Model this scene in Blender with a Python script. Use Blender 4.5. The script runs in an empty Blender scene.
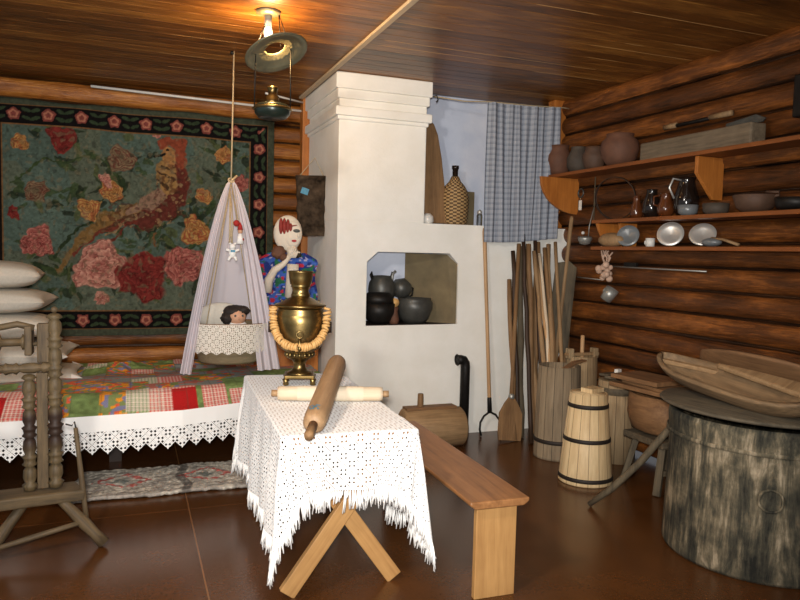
import bpy, bmesh, math, random
import numpy as np
from mathutils import Vector, Matrix, Euler
random.seed(7); rng = np.random.default_rng(7)
PI = math.pi
S = bpy.context.scene
C = S.collection

# ------------------------------------------------------------------ camera
YAW, PITCH, ROLL, CAM_H = math.radians(21.1), math.radians(3.85), math.radians(1.4), 1.5
fw = Vector((math.sin(YAW)*math.cos(PITCH), math.cos(YAW)*math.cos(PITCH), -math.sin(PITCH)))
rt = Vector((math.cos(YAW), -math.sin(YAW), 0)); dn = fw.cross(rt)
R_ = rt*math.cos(ROLL) - dn*math.sin(ROLL); D_ = rt*math.sin(ROLL) + dn*math.cos(ROLL)
cam = bpy.data.objects.new('camera', bpy.data.cameras.new('camera')); C.objects.link(cam)
m = Matrix((R_, -D_, -fw)).transposed().to_4x4(); m.translation = Vector((0, 0, CAM_H))
cam.matrix_world = m
cam.data.sensor_width = 36; cam.data.lens = 700/800*36; cam.data.clip_start = .05
S.camera = cam

# ------------------------------------------------------------------ light
w = bpy.data.worlds.new('world'); S.world = w; w.use_nodes = True
bg = w.node_tree.nodes['Background']; bg.inputs[0].default_value = (.80, .90, 1.0, 1); bg.inputs[1].default_value = .42
def light(name, kind, loc, energy, col, size=.1, target=None, **kw):
    l = bpy.data.lights.new(name, kind); l.energy = energy; l.color = col
    if kind == 'AREA': l.size = size
    else: l.shadow_soft_size = size
    for k, v in kw.items(): setattr(l, k, v)
    o = bpy.data.objects.new(name, l); C.objects.link(o); o.location = loc
    if target: o.rotation_euler = (Vector(target)-Vector(loc)).to_track_quat('-Z', 'Y').to_euler()
    return o
light('camera_flash', 'SPOT', (-.05, -.05, 1.62), 640, (1, .96, .91), .07, (1.5, 4.6, 1.15), spot_size=math.radians(88), spot_blend=.9)
light('bulb_light', 'POINT', (.735, 4.10, 2.70), 40, (1, .60, .24), .04)
light('added_fill_light', 'POINT', (-.70, 1.45, 2.66), 165, (1, .93, .84), .12)  # unseen fill added overhead to brighten tabletop, bed and left-hand faces

S.view_settings.view_transform = 'Standard'; S.view_settings.look = 'None'
S.view_settings.exposure = 0.0; S.view_settings.gamma = 1; S.view_settings.use_curve_mapping = False

# ------------------------------------------------------------------ materials
def lin(c):
    return tuple(((v/255)/12.92 if v/255 <= .04045 else ((v/255+.055)/1.055)**2.4) for v in c)
def rgba(c): return (*lin(c), 1)
class N:
    def __init__(s, name):
        s.m = bpy.data.materials.new(name); s.m.use_nodes = True; s.t = s.m.node_tree
        s.b = s.t.nodes['Principled BSDF']
    def n(s, kind, **kw):
        x = s.t.nodes.new('ShaderNode'+kind)
        for k, v in kw.items():
            if isinstance(k, str) and k.startswith('i_'): x.inputs[k[2:].replace('_', ' ')].default_value = v
            else: setattr(x, k, v)
        return x
    def l(s, a, b): s.t.links.new(a, b)
    def math(s, op, a, b=None, c=None):
        x = s.n('Math', operation=op)
        for i, v in enumerate((a, b, c)):
            if v is None: continue
            if isinstance(v, (int, float)): x.inputs[i].default_value = v
            else: s.l(v, x.inputs[i])
        return x.outputs[0]
    def mix(s, f, a, b, mode='MIX'):
        x = s.n('Mix', data_type='RGBA', blend_type=mode)
        for i, v in ((0, f), (6, a), (7, b)):
            if isinstance(v, (int, float)): x.inputs[i].default_value = v
            elif isinstance(v, tuple): x.inputs[i].default_value = v
            else: s.l(v, x.inputs[i])
        return x.outputs[2]
    def coords(s, scale=(1, 1, 1), which='Object'):
        tc = s.n('TexCoord'); mp = s.n('Mapping'); mp.inputs['Scale'].default_value = scale
        s.l(tc.outputs[which], mp.inputs[0]); return mp.outputs[0]
    def noise(s, vec, scale, detail=4, rough=.55, dist=0):
        x = s.n('TexNoise'); x.inputs['Scale'].default_value = scale; x.inputs['Detail'].default_value = detail
        x.inputs['Roughness'].default_value = rough; x.inputs['Distortion'].default_value = dist
        s.l(vec, x.inputs['Vector']); return x.outputs[0]
    def ramp(s, f, stops):
        x = s.n('ValToRGB'); e = x.color_ramp.elements
        while len(e) < len(stops): e.new(.5)
        for el, (p, c) in zip(e, stops): el.position = p; el.color = c if len(c) == 4 else (*c, 1)
        s.l(f, x.inputs[0]); return x.outputs[0]
    def bump(s, h, strength=.3, dist=.01):
        x = s.n('Bump'); x.inputs['Strength'].default_value = strength; x.inputs['Distance'].default_value = dist
        s.l(h, x.inputs['Height']); s.l(x.outputs[0], s.b.inputs['Normal'])
    def col(s, c):
        if isinstance(c, tuple): s.b.inputs['Base Color'].default_value = c
        else: s.l(c, s.b.inputs['Base Color'])
    def set(s, rough=.6, metal=0, spec=None, **kw):
        s.b.inputs['Roughness'].default_value = rough; s.b.inputs['Metallic'].default_value = metal
        if spec is not None: s.b.inputs['Specular IOR Level'].default_value = spec
        return s.m
def wood(name, dark, light_, axis='z', freq=1.0, rough=.6, stretch=14, bump=.25, knots=True, spec=.4, lo=.3, hi=.72):
    k = N(name)
    sc = {'x': (1/stretch, 1, 1), 'y': (1, 1/stretch, 1), 'z': (1, 1, 1/stretch)}[axis]
    v = k.coords(sc)
    a = k.noise(v, 26*freq, 5, .65, .6); b = k.noise(v, 90*freq, 3, .6); c0 = k.noise(k.coords(), 5*freq, 3, .6)
    f = k.math('ADD', k.math('MULTIPLY', a, .55), k.math('MULTIPLY', b, .2)); f = k.math('ADD', f, k.math('MULTIPLY', c0, .25))
    col = k.ramp(f, [(lo, rgba(dark)), (hi, rgba(light_))])
    if knots:
        vo = k.n('TexVoronoi'); vo.inputs['Scale'].default_value = 3.2*freq; k.l(k.coords({'x': (.45, 1, 1), 'y': (1, .45, 1), 'z': (1, 1, .45)}[axis]), vo.inputs['Vector'])
        kf = k.ramp(vo.outputs[0], [(.04, (1, 1, 1)), (.10, (0, 0, 0))])
        col = k.mix(k.math('MULTIPLY', kf, .6), col, tuple(x*.45 for x in lin(dark))+(1,))
    k.col(col); k.bump(f, bump, .006)
    return k.set(rough, spec=spec)
def plain(name, c, rough=.6, metal=0, var=.15, scale=12, spec=None, bump=0):
    k = N(name); nz = k.noise(k.coords(), scale, 5, .6)
    a = tuple(v*(1-var) for v in lin(c))+(1,); b = tuple(min(1, v*(1+var)) for v in lin(c))+(1,)
    k.col(k.ramp(nz, [(.3, a), (.7, b)]))
    if bump: k.bump(nz, bump, .01)
    return k.set(rough, metal, spec)
def stave(name, dark, light_, n, rough=.7, gap=.5):
    k = N(name); tc = k.n('TexCoord'); sx = k.n('SeparateXYZ'); k.l(tc.outputs['Object'], sx.inputs[0])
    ang = k.math('MULTIPLY', k.math('ARCTAN2', sx.outputs[1], sx.outputs[0]), n/(2*PI))
    fl = k.math('FLOOR', ang); fr = k.math('FRACT', ang)
    wn = k.n('TexWhiteNoise', noise_dimensions='1D'); k.l(fl, wn.inputs['W'])
    v = k.coords((1, 1, .08)); g = k.noise(v, 40, 5, .65, .5)
    f = k.math('ADD', k.math('MULTIPLY', g, .7), k.math('MULTIPLY', wn.outputs[0], .3))
    col = k.ramp(f, [(.28, rgba(dark)), (.72, rgba(light_))])
    e = k.math('LESS_THAN', k.math('ABSOLUTE', k.math('SUBTRACT', fr, .5)), .465)
    col = k.mix(e, tuple(x*gap for x in lin(dark))+(1,), col)
    k.col(col); k.bump(k.math('ADD', k.math('MULTIPLY', g, .3), e), .4, .004)
    return k.set(rough)
def vcol(name, rough=.9, bumpscale=300, bs=.3, sheen=0):
    k = N(name); a = k.n('VertexColor', layer_name='Col'); nz = k.noise(k.coords(), bumpscale, 2, .5)
    k.l(k.mix(.35, a.outputs[0], k.mix(1.0, a.outputs[0], k.ramp(nz, [(.3, (.5, .5, .5, 1)), (.7, (1.5, 1.5, 1.5, 1))]), 'MULTIPLY')), k.b.inputs['Base Color'])
    k.bump(nz, bs, .004); return k.set(rough, spec=.15)
M = {}
# log walls
def logmat(name, axis, pitch, z0, dark, mid, lite):
    k = N(name)
    sc = (.09, 1, 1) if axis == 'x' else (1, .09, 1)
    tc = k.n('TexCoord'); sx = k.n('SeparateXYZ'); k.l(tc.outputs['Object'], sx.inputs[0])
    row = k.math('FLOOR', k.math('DIVIDE', k.math('SUBTRACT', sx.outputs[2], z0), pitch))
    wn = k.n('TexWhiteNoise', noise_dimensions='1D'); k.l(row, wn.inputs['W'])
    cb = k.n('CombineXYZ'); k.l(sx.outputs[0], cb.inputs[0]); k.l(sx.outputs[1], cb.inputs[1])
    k.l(k.math('ADD', sx.outputs[2], k.math('MULTIPLY', row, 3.1)), cb.inputs[2])
    mp = k.n('Mapping'); mp.inputs['Scale'].default_value = sc; k.l(cb.outputs[0], mp.inputs[0])
    g = k.noise(mp.outputs[0], 22, 6, .7, .8); b = k.noise(mp.outputs[0], 80, 3, .6); c0 = k.noise(k.coords((1, 1, 1)), 1.6, 3)
    f = k.math('ADD', k.math('MULTIPLY', g, .5), k.math('MULTIPLY', b, .2)); f = k.math('ADD', f, k.math('MULTIPLY', wn.outputs[0], .14))
    pt = k.noise(k.coords((.5, 1, 1) if axis == 'x' else (1, .5, 1)), 5.5, 5, .7)
    f = k.math('ADD', f, k.math('MULTIPLY', c0, .10)); f = k.math('ADD', f, k.math('MULTIPLY', k.math('SUBTRACT', pt, .5), .42)); f = k.math('ADD', f, .03)
    col = k.ramp(f, [(.30, rgba(dark)), (.52, rgba(mid)), (.74, rgba(lite))])
    fr = k.math('FRACT', k.math('DIVIDE', k.math('SUBTRACT', sx.outputs[2], z0), pitch))
    ed = k.math('ABSOLUTE', k.math('SUBTRACT', fr, .5)); wob = k.noise(k.coords((1, 1, .3)), 14, 3)
    seam_shade = k.math('GREATER_THAN', k.math('ADD', ed, k.math('MULTIPLY', wob, .08)), .475)
    col = k.mix(k.math('MULTIPLY', seam_shade, .8), col, rgba((24, 16, 9)))          # dark seam shade between logs, painted into the colour
    k.col(col); k.bump(k.math('ADD', g, k.math('MULTIPLY', b, .4)), .6, .02); k.set(.42, spec=.45); return k.m
PITCH_L = .158
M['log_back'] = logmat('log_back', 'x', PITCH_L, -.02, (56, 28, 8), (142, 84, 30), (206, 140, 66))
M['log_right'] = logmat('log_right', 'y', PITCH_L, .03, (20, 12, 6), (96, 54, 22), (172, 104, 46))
# ceiling
k = N('ceiling_planks'); tc = k.n('TexCoord'); sx = k.n('SeparateXYZ'); k.l(tc.outputs['Object'], sx.inputs[0])
row = k.math('FLOOR', k.math('DIVIDE', sx.outputs[1], .12)); wn = k.n('TexWhiteNoise', noise_dimensions='1D'); k.l(row, wn.inputs['W'])
g = k.noise(k.coords((.12, 1, 1)), 20, 6, .7, 1.2)
big = k.noise(k.coords((.35, 1, 1)), 2.6, 4, .65); fin = k.noise(k.coords((.05, 1, 1)), 110, 3, .6)
f = k.math('ADD', k.math('MULTIPLY', g, .42), k.math('MULTIPLY', wn.outputs[0], .14))
f = k.math('ADD', f, k.math('MULTIPLY', big, .26)); f = k.math('ADD', f, k.math('MULTIPLY', fin, .10))
col = k.ramp(f, [(.30, rgba((44, 24, 8))), (.45, rgba((122, 76, 30))), (.62, rgba((188, 130, 60)))])
vo = k.n('TexVoronoi'); vo.inputs['Scale'].default_value = 3.0; k.l(k.coords((.4, 1, 1)), vo.inputs['Vector'])
col = k.mix(k.math('MULTIPLY', k.ramp(vo.outputs[0], [(.04, (1, 1, 1)), (.14, (0, 0, 0))]), .75), col, rgba((34, 14, 4)))
fr = k.math('FRACT', k.math('DIVIDE', sx.outputs[1], .12)); ln_ = k.math('LESS_THAN', fr, .03)
pn = k.noise(k.coords((.22, 8.3, 1)), 2.6, 2); pn = k.math('GREATER_THAN', pn, .58)
col = k.mix(k.math('MULTIPLY', k.math('MULTIPLY', ln_, pn), .6), col, rgba((226, 176, 112)))      # lit bevel highlights painted along the board edges
k.col(col); k.bump(g, .2, .01); M['ceiling'] = k.set(.38, spec=.45)
# floor: glossy brown oil paint on hardboard sheets
k = N('floor_paint'); tc = k.n('TexCoord'); sx = k.n('SeparateXYZ'); k.l(tc.outputs['Object'], sx.inputs[0])
g = k.noise(k.coords(), 2.2, 6, .6); g2 = k.noise(k.coords(), 60, 3, .6)
col = k.ramp(k.math('ADD', k.math('MULTIPLY', g, .7), k.math('MULTIPLY', g2, .3)), [(.3, rgba((64, 36, 15))), (.7, rgba((92, 56, 26)))])
def near(sock, val, wd): return k.math('LESS_THAN', k.math('ABSOLUTE', k.math('SUBTRACT', sock, val)), wd)
s1 = near(sx.outputs[0], .312, .0035); s2 = near(sx.outputs[1], 4.10, .004); s3 = 0.0
col = k.mix(k.math('MULTIPLY', k.math('MAXIMUM', s1, k.math('MULTIPLY', s2, .35)), .5), col, rgba((150, 108, 70)))
k.col(col); k.bump(g2, .06, .004); M['floor'] = k.set(.24, spec=.42)
k = N('plaster_white'); g = k.noise(k.coords(), 3.5, 6, .6); g2 = k.noise(k.coords(), 40, 4, .6)
k.col(k.ramp(g, [(.3, rgba((232, 229, 219))), (.7, rgba((243, 241, 234)))])); k.bump(k.math('ADD', g, k.math('MULTIPLY', g2, .25)), .25, .02); M['plaster'] = k.set(.75, spec=.25)
k = N('plaster_bluish'); g = k.noise(k.coords(), 4, 6, .6)
k.col(k.ramp(g, [(.3, rgba((196, 204, 222))), (.7, rgba((214, 220, 234)))])); k.bump(g, .3, .02); M['plaster_blue'] = k.set(.8, spec=.2)

M['pine'] = wood('pine_new', (140, 98, 54), (194, 150, 94), 'z', 1, .5, 16, .15)
M['pine_y'] = wood('pine_bench', (106, 68, 38), (172, 122, 76), 'y', 1, .4, 16, .15)
M['pine_x'] = wood('pine_x', (160, 104, 54), (214, 160, 96), 'x', 1, .5, 16, .15)
M['pine_or'] = wood('pine_orange', (140, 78, 28), (196, 124, 54), 'z', 1, .45, 12, .15)
M['shelf'] = wood('shelf_board', (92, 48, 18), (150, 86, 38), 'y', 1, .5, 16, .15)
M['roller'] = wood('roller_wood', (124, 94, 64), (182, 148, 110), 'z', 1.3, .55, 14, .15, knots=False)
M['roller_pale'] = wood('roller_pale', (190, 168, 138), (228, 212, 186), 'z', 1.2, .6, 12, .1, knots=False)
M['grey_z'] = wood('weathered_z', (36, 30, 22), (118, 104, 80), 'z', 1.2, .75, 16, .5)
M['grey_y'] = wood('weathered_y', (64, 54, 42), (140, 122, 98), 'y', 1.2, .75, 16, .5)
M['grey_x'] = wood('weathered_x', (38, 32, 24), (116, 102, 80), 'x', 1.2, .75, 16, .5)
M['brown_z'] = wood('old_brown_z', (88, 62, 38), (156, 120, 80), 'z', 1.2, .7, 14, .4)
M['brown_x'] = wood('old_brown_x', (84, 58, 36), (146, 108, 72), 'x', 1.2, .7, 14, .4)
M['brown_y'] = wood('old_brown_y', (84, 56, 34), (150, 112, 74), 'y', 1.2, .7, 14, .4)
M['tan_z'] = wood('pole_tan', (112, 84, 56), (172, 140, 100), 'z', 1.3, .7, 14, .3)
M['trough_x'] = wood('trough_old', (70, 54, 38), (150, 122, 88), 'x', 1.3, .7, 12, .5)
M['stand_z'] = wood('stand_wood_z', (34, 26, 17), (118, 98, 68), 'z', 1.4, .65, 10, .4)
M['stand_x'] = wood('stand_wood_x', (34, 26, 17), (112, 94, 66), 'x', 1.4, .65, 10, .4)
M['lid_y'] = wood('lid_wood', (40, 36, 29), (112, 100, 80), 'y', 1.6, .8, 12, .6)
M['drum'] = wood('drum_wood', (108, 82, 54), (176, 144, 104), 'z', 1.2, .7, 14, .3)
M['darkwood'] = wood('dark_wood', (30, 20, 13), (70, 48, 30), 'z', 1.2, .6, 12, .4)
M['handle'] = wood('handle_wood', (156, 118, 80), (202, 164, 120), 'z', 1.3, .5, 14, .1, knots=False)
M['stave_new'] = stave('churn_staves', (180, 150, 108), (220, 196, 152), 15, .6, .6)
M['stave_grey'] = stave('old_barrel_staves', (92, 78, 60), (150, 132, 106), 16, .8, .5)
M['stave_mid'] = stave('tub_staves', (124, 100, 70), (176, 152, 116), 14, .8, .5)
# big dugout tub: mottled grey with peeling
k = N('tub_weathered'); a = k.noise(k.coords((1, 1, .22)), 11, 7, .68, .8); b = k.noise(k.coords((1, 1, .12)), 50, 4, .6); c0 = k.noise(k.coords(), 4.5, 5, .65)
f = k.math('ADD', k.math('MULTIPLY', a, .45), k.math('ADD', k.math('MULTIPLY', b, .2), k.math('MULTIPLY', c0, .35)))
k.col(k.ramp(f, [(.43, rgba((38, 38, 34))), (.50, rgba((74, 70, 58))), (.555, rgba((112, 102, 82))), (.63, rgba((176, 160, 134)))])); k.bump(a, .5, .012); M['tub'] = k.set(.85, spec=.2)
M['iron'] = plain('dark_iron', (36, 34, 32), .5, .6, .3, 20, bump=.2)
M['iron_pot'] = plain('cast_iron', (74, 74, 70), .42, .3, .3, 14, bump=.25)
M['hoop'] = plain('hoop_iron', (40, 32, 26), .65, .3, .3, 30)
M['steel'] = plain('steel', (206, 204, 198), .36, .6, .08, 8)
M['alu'] = plain('old_aluminium', (164, 164, 158), .42, .6, .15, 8)
M['reflector'] = plain('lamp_reflector', (128, 124, 100), .45, .65, .25, 10)
k = N('brass'); g = k.noise(k.coords(), 9, 4, .6)
k.col(k.ramp(g, [(.3, rgba((100, 82, 50))), (.7, rgba((160, 136, 86)))])); M['brass'] = k.set(.34, .95)
M['lampgreen'] = plain('lamp_tank', (34, 44, 38), .3, .3, .2, 10)
M['clay'] = plain('clay_red', (96, 62, 44), .75, 0, .25, 9, bump=.2)
M['clay_grey'] = plain('clay_grey', (70, 60, 50), .75, 0, .3, 9, bump=.2)
M['clay_brown'] = plain('clay_brown', (82, 58, 42), .7, 0, .25, 9, bump=.2)
M['glaze'] = plain('dark_glaze', (30, 22, 18), .12, 0, .3, 8)
M['glaze_brown'] = plain('brown_glaze', (84, 44, 20), .14, 0, .3, 8)
M['enamel'] = plain('white_enamel', (216, 214, 208), .3, 0, .05)
M['enamel_grey'] = plain('grey_enamel', (112, 116, 118), .3, .1, .15)
M['white_cloth'] = plain('white_cloth', (232, 230, 226), .9, 0, .05, 30, .1, .2)
M['pillow'] = plain('pillow_cloth', (196, 190, 178), .9, 0, .06, 60, .1, .3)
M['pillow_tip'] = plain('pillow_corner', (212, 206, 196), .9, 0, .05, 40, .1, .2)
M['cream'] = plain('cream_linen', (214, 200, 176), .9, 0, .04, 40, .1, .2)
M['thread'] = plain('white_thread', (242, 241, 238), .9, 0, .04, 60, .1)
M['rope'] = plain('rope', (176, 158, 128), .9, 0, .2, 80, .1, .3)
M['skin'] = plain('doll_skin', (196, 148, 118), .6, 0, .06)
M['hair'] = plain('doll_hair', (34, 24, 18), .7, 0, .3, 60, bump=.5)
M['red'] = plain('red_cloth', (160, 34, 28), .8, 0, .1)
M['redhair'] = plain('painted_red_hair', (130, 36, 28), .7, 0, .2, 30)
M['chalk'] = plain('painted_white', (216, 206, 190), .7, 0, .05)
M['lips'] = plain('painted_lips', (168, 40, 44), .6)
M['eye'] = plain('painted_eye', (64, 66, 62), .5)
M['pipe_white'] = plain('white_metal_rod', (214, 212, 206), .4, 0, .04)
M['strip'] = plain('beige_cable_strip', (196, 176, 146), .6, 0, .06)
M['bread'] = plain('dry_bread', (214, 168, 104), .55, 0, .15, 30, bump=.2)
M['garlic'] = plain('garlic_skin', (190, 158, 136), .7, 0, .2, 30)
M['bast'] = wood('bast', (96, 84, 62), (146, 132, 104), 'x', 1, .8, 8, .3, knots=False)
M['blue'] = plain('blue_sticker', (40, 120, 150), .4, 0, .3, 60)
M['paper'] = plain('paper_tag', (226, 222, 212), .8, 0, .03)
M['felt'] = plain('dark_felt', (58, 48, 38), .95, 0, .8, 16, .1, .8)
M['bedwood'] = plain('dark_bed_board', (40, 24, 14), .6, 0, .2)
M['olive'] = plain('olive_board', (112, 98, 70), .7, 0, .25, 6)
k = N('glass'); k.b.inputs['Transmission Weight'].default_value = 1; k.b.inputs['IOR'].default_value = 1.45; k.col((.9, .95, .95, 1)); M['glass'] = k.set(.03)
k = N('bulb_glow'); k.b.inputs['Emission Color'].default_value = (1, .82, .5, 1); k.b.inputs['Emission Strength'].default_value = 6; k.col((1, .9, .7, 1)); M['bulb'] = k.set(.3)
# wicker
k = N('wicker'); tc = k.n('TexCoord'); sx = k.n('SeparateXYZ'); k.l(tc.outputs['Object'], sx.inputs[0])
an = k.math('MULTIPLY', k.math('ARCTAN2', sx.outputs[1], sx.outputs[0]), 12); zz = k.math('MULTIPLY', sx.outputs[2], 210)
wv = k.math('SINE', k.math('ADD', zz, k.math('MULTIPLY', k.math('SIGN', k.math('SINE', an)), 1.57)))
k.col(k.ramp(k.math('ADD', k.math('MULTIPLY', wv, .4), .5), [(.15, rgba((76, 54, 30))), (.7, rgba((186, 152, 104)))])); k.bump(wv, .7, .006); M['wicker'] = k.set(.6)
# checked curtain
k = N('checked_curtain'); tc = k.n('TexCoord'); sx = k.n('SeparateXYZ'); k.l(tc.outputs['UV'], sx.inputs[0])
def band(s_, per, th): return k.math('LESS_THAN', k.math('FRACT', k.math('DIVIDE', s_, per)), th)
v1 = band(sx.outputs[0], .045, .42); v2 = band(sx.outputs[1], .045, .42); v3 = band(sx.outputs[0], .045, .1); v4 = band(sx.outputs[1], .045, .1)
f = k.math('ADD', k.math('MULTIPLY', k.math('ADD', v1, v2), .28), k.math('MULTIPLY', k.math('ADD', v3, v4), .2))
k.col(k.ramp(f, [(0, rgba((158, 163, 172))), (1, rgba((92, 98, 112)))])); M['check'] = k.set(.9, spec=.1)
# muslin (translucent)
k = N('muslin'); g = k.noise(k.coords(), 120, 2)
k.col(rgba((226, 220, 226))); k.set(.9, spec=.1)
tr = k.n('BsdfTransparent'); tl = k.n('BsdfTranslucent'); tl.inputs[0].default_value = rgba((226, 218, 230))
a1 = k.n('MixShader'); a1.inputs[0].default_value = .3; k.l(k.b.outputs[0], a1.inputs[1]); k.l(tl.outputs[0], a1.inputs[2])
a2 = k.n('MixShader'); a2.inputs[0].default_value = .14; k.l(a1.outputs[0], a2.inputs[1]); k.l(tr.outputs[0], a2.inputs[2])
k.l(a2.outputs[0], k.t.nodes['Material Output'].inputs[0]); M['muslin'] = k.m
# lace
def lace(name, period, hole, net, vmin=None, colr=(246, 245, 242)):
    k = N(name); tc = k.n('TexCoord'); sx = k.n('SeparateXYZ'); k.l(tc.outputs['UV'], sx.inputs[0])
    def cell(s_, off): return k.math('ABSOLUTE', k.math('SUBTRACT', k.math('FRACT', k.math('ADD', k.math('DIVIDE', s_, period), off)), .5))
    def holes(o):
        a, b = cell(sx.outputs[0], o), cell(sx.outputs[1], o)
        q = k.math('ADD', k.math('ABSOLUTE', k.math('SUBTRACT', a, .13)), k.math('ABSOLUTE', k.math('SUBTRACT', b, .13)))
        return k.math('LESS_THAN', q, hole)
    h = k.math('MAXIMUM', holes(0), holes(.5))
    a, b = cell(sx.outputs[0], 0), cell(sx.outputs[1], 0)
    dd = k.math('ABSOLUTE', k.math('SUBTRACT', k.math('ADD', a, b), .5))     # openwork diagonal lattice
    lat = k.math('LESS_THAN', dd, .06)
    nn = k.math('MULTIPLY', k.math('SINE', k.math('MULTIPLY', sx.outputs[0], 2*PI/net)), k.math('SINE', k.math('MULTIPLY', sx.outputs[1], 2*PI/net)))
    netm = k.math('GREATER_THAN', nn, .35)
    h = k.math('MAXIMUM', h, k.math('MULTIPLY', netm, k.math('MAXIMUM', lat, .10)))
    if vmin is not None: h = k.math('MULTIPLY', h, k.math('LESS_THAN', sx.outputs[1], vmin))
    k.col(rgba(colr)); k.set(.9, spec=.1); k.b.inputs['Sheen Weight'].default_value = .5; k.b.inputs['Sheen Roughness'].default_value = .6
    tr = k.n('BsdfTransparent'); mx = k.n('MixShader'); k.l(h, mx.inputs[0]); tl = k.n('BsdfTranslucent'); tl.inputs[0].default_value = rgba(colr); m0 = k.n('MixShader'); m0.inputs[0].default_value = .08; k.l(k.b.outputs[0], m0.inputs[1]); k.l(tl.outputs[0], m0.inputs[2]); k.l(m0.outputs[0], mx.inputs[1]); k.l(tr.outputs[0], mx.inputs[2])
    k.l(mx.outputs[0], k.t.nodes['Material Output'].inputs[0]); return k.m
M['lace'] = lace('tablecloth_lace', .070, .076, .010)
M['lace_bed'] = lace('bed_lace', .085, .10, .014, -.095)
M['lace_cradle'] = lace('cradle_lace', .05, .10, .012, None, (226, 220, 208))
M['vcarpet'] = vcol('carpet_pile', .95, 260, .5); M['vquilt'] = vcol('quilt_cloth', .9, 200, .3); M['vfloral'] = vcol('floral_cloth', .85, 120, .2); M['vrug'] = vcol('rag_rug', .95, 90, .8)

# ------------------------------------------------------------------ mesh tools
class MB:
    def __init__(s): s.v = []; s.f = []; s.sm = []; s.uv = None
    def add(s, vs, fs, mat=None, smooth=False):
        o = len(s.v)
        if mat is not None: vs = [mat @ Vector(v) for v in vs]
        s.v += [tuple(v) for v in vs]; s.f += [tuple(i+o for i in f) for f in fs]; s.sm += [smooth]*len(fs); return s
    def box(s, c, d, rot=None):
        x, y, z = [q/2 for q in d]
        vs = [(-x, -y, -z), (x, -y, -z), (x, y, -z), (-x, y, -z), (-x, -y, z), (x, -y, z), (x, y, z), (-x, y, z)]
        fs = [(0, 3, 2, 1), (4, 5, 6, 7), (0, 1, 5, 4), (1, 2, 6, 5), (2, 3, 7, 6), (3, 0, 4, 7)]
        mt = Matrix.Translation(c) @ (Euler(rot).to_matrix().to_4x4() if rot else Matrix())
        return s.add(vs, fs, mt)
    def bb(s, x0, x1, y0, y1, z0, z1): return s.box(((x0+x1)/2, (y0+y1)/2, (z0+z1)/2), (x1-x0, y1-y0, z1-z0))
    def lathe(s, prof, seg=32, mat=None, wob=0, smooth=True, cap=True, sy=1):
        vs = []; fs = []; n = len(prof)
        ph = random.random()*6
        for r, z in prof:
            for i in range(seg):
                a = 2*PI*i/seg; q = r*(1+wob*math.sin(2*a+ph)+wob*.6*math.sin(3*a+ph*2))
                vs.append((q*math.cos(a), q*math.sin(a)*sy, z))
        for j in range(n-1):
            for i in range(seg):
                k2 = (i+1) % seg; fs.append((j*seg+i, j*seg+k2, (j+1)*seg+k2, (j+1)*seg+i))
        if cap:
            if prof[0][0] > 1e-5: fs.append(tuple(reversed(range(seg))))
            if prof[-1][0] > 1e-5: fs.append(tuple((n-1)*seg+i for i in range(seg)))
        return s.add(vs, fs, mat, smooth)
    def tube(s, pts, rad, seg=8, flat=None, cap=True, closed=False):
        pts = [Vector(p) for p in pts]; n = len(pts)
        if not hasattr(rad, '__len__'): rad = [rad]*n
        vs = []; fs = []; up = None
        for i, p in enumerate(pts):
            if closed: t = pts[(i+1) % n]-pts[i-1]
            else: t = pts[min(i+1, n-1)]-pts[max(i-1, 0)]
            t.normalize()
            if up is None: up = Vector((0, 0, 1)) if abs(t.z) < .9 else Vector((1, 0, 0))
            a = t.cross(up)
            if a.length < 1e-4: a = t.orthogonal()
            a.normalize(); b = a.cross(t).normalized(); up = b
            for q in range(seg):
                an = 2*PI*q/seg; fx = flat if flat else 1
                vs.append(p+a*math.cos(an)*rad[i]+b*math.sin(an)*rad[i]*fx)
        for i in range(n if closed else n-1):
            j2 = (i+1) % n
            for q in range(seg):
                q2 = (q+1) % seg; fs.append((i*seg+q, i*seg+q2, j2*seg+q2, j2*seg+q))
        if cap and not closed: fs.append(tuple(reversed(range(seg)))); fs.append(tuple((n-1)*seg+q for q in range(seg)))
        return s.add(vs, fs, None, True)
    def prism(s, outline, thick, mat=None):   # outline in XZ plane, extruded along Y centred
        n = len(outline); vs = [(x, -thick/2, z) for x, z in outline]+[(x, thick/2, z) for x, z in outline]
        fs = [tuple(range(n)), tuple(reversed(range(n, 2*n)))]+[(i, i+n, (i+1) % n+n, (i+1) % n) for i in range(n)]
        return s.add(vs, fs, mat)
    def ball(s, c, r, seg=20, rings=12, rot=None, jit=0):
        if not hasattr(r, '__len__'): r = (r, r, r)
        vs = [(0, 0, -r[2])]; fs = []
        for j in range(1, rings):
            t = PI*j/rings
            for i in range(seg):
                a = 2*PI*i/seg; q = 1+(random.uniform(-jit, jit) if jit else 0)
                vs.append((r[0]*math.sin(t)*math.cos(a)*q, r[1]*math.sin(t)*math.sin(a)*q, -r[2]*math.cos(t)*q))
        vs.append((0, 0, r[2])); L = len(vs)-1
        for i in range(seg):
            i2 = (i+1) % seg; fs.append((0, 1+i2, 1+i)); fs.append((L, L-seg+i, L-seg+i2))
            for j in range(rings-2): fs.append((1+j*seg+i, 1+j*seg+i2, 1+(j+1)*seg+i2, 1+(j+1)*seg+i))
        return s.add(vs, fs, Matrix.Translation(c) @ (Euler(rot).to_matrix().to_4x4() if rot else Matrix()), True)
    def torus(s, c, R, r, seg=24, rs=8, rot=None):
        vs = []; fs = []
        for i in range(seg):
            a = 2*PI*i/seg
            for j in range(rs):
                b = 2*PI*j/rs; vs.append(((R+r*math.cos(b))*math.cos(a), (R+r*math.cos(b))*math.sin(a), r*math.sin(b)))
        for i in range(seg):
            for j in range(rs):
                i2 = (i+1) % seg; j2 = (j+1) % rs; fs.append((i*rs+j, i2*rs+j, i2*rs+j2, i*rs+j2))
        return s.add(vs, fs, Matrix.Translation(c) @ (Euler(rot).to_matrix().to_4x4() if rot else Matrix()), True)
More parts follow.
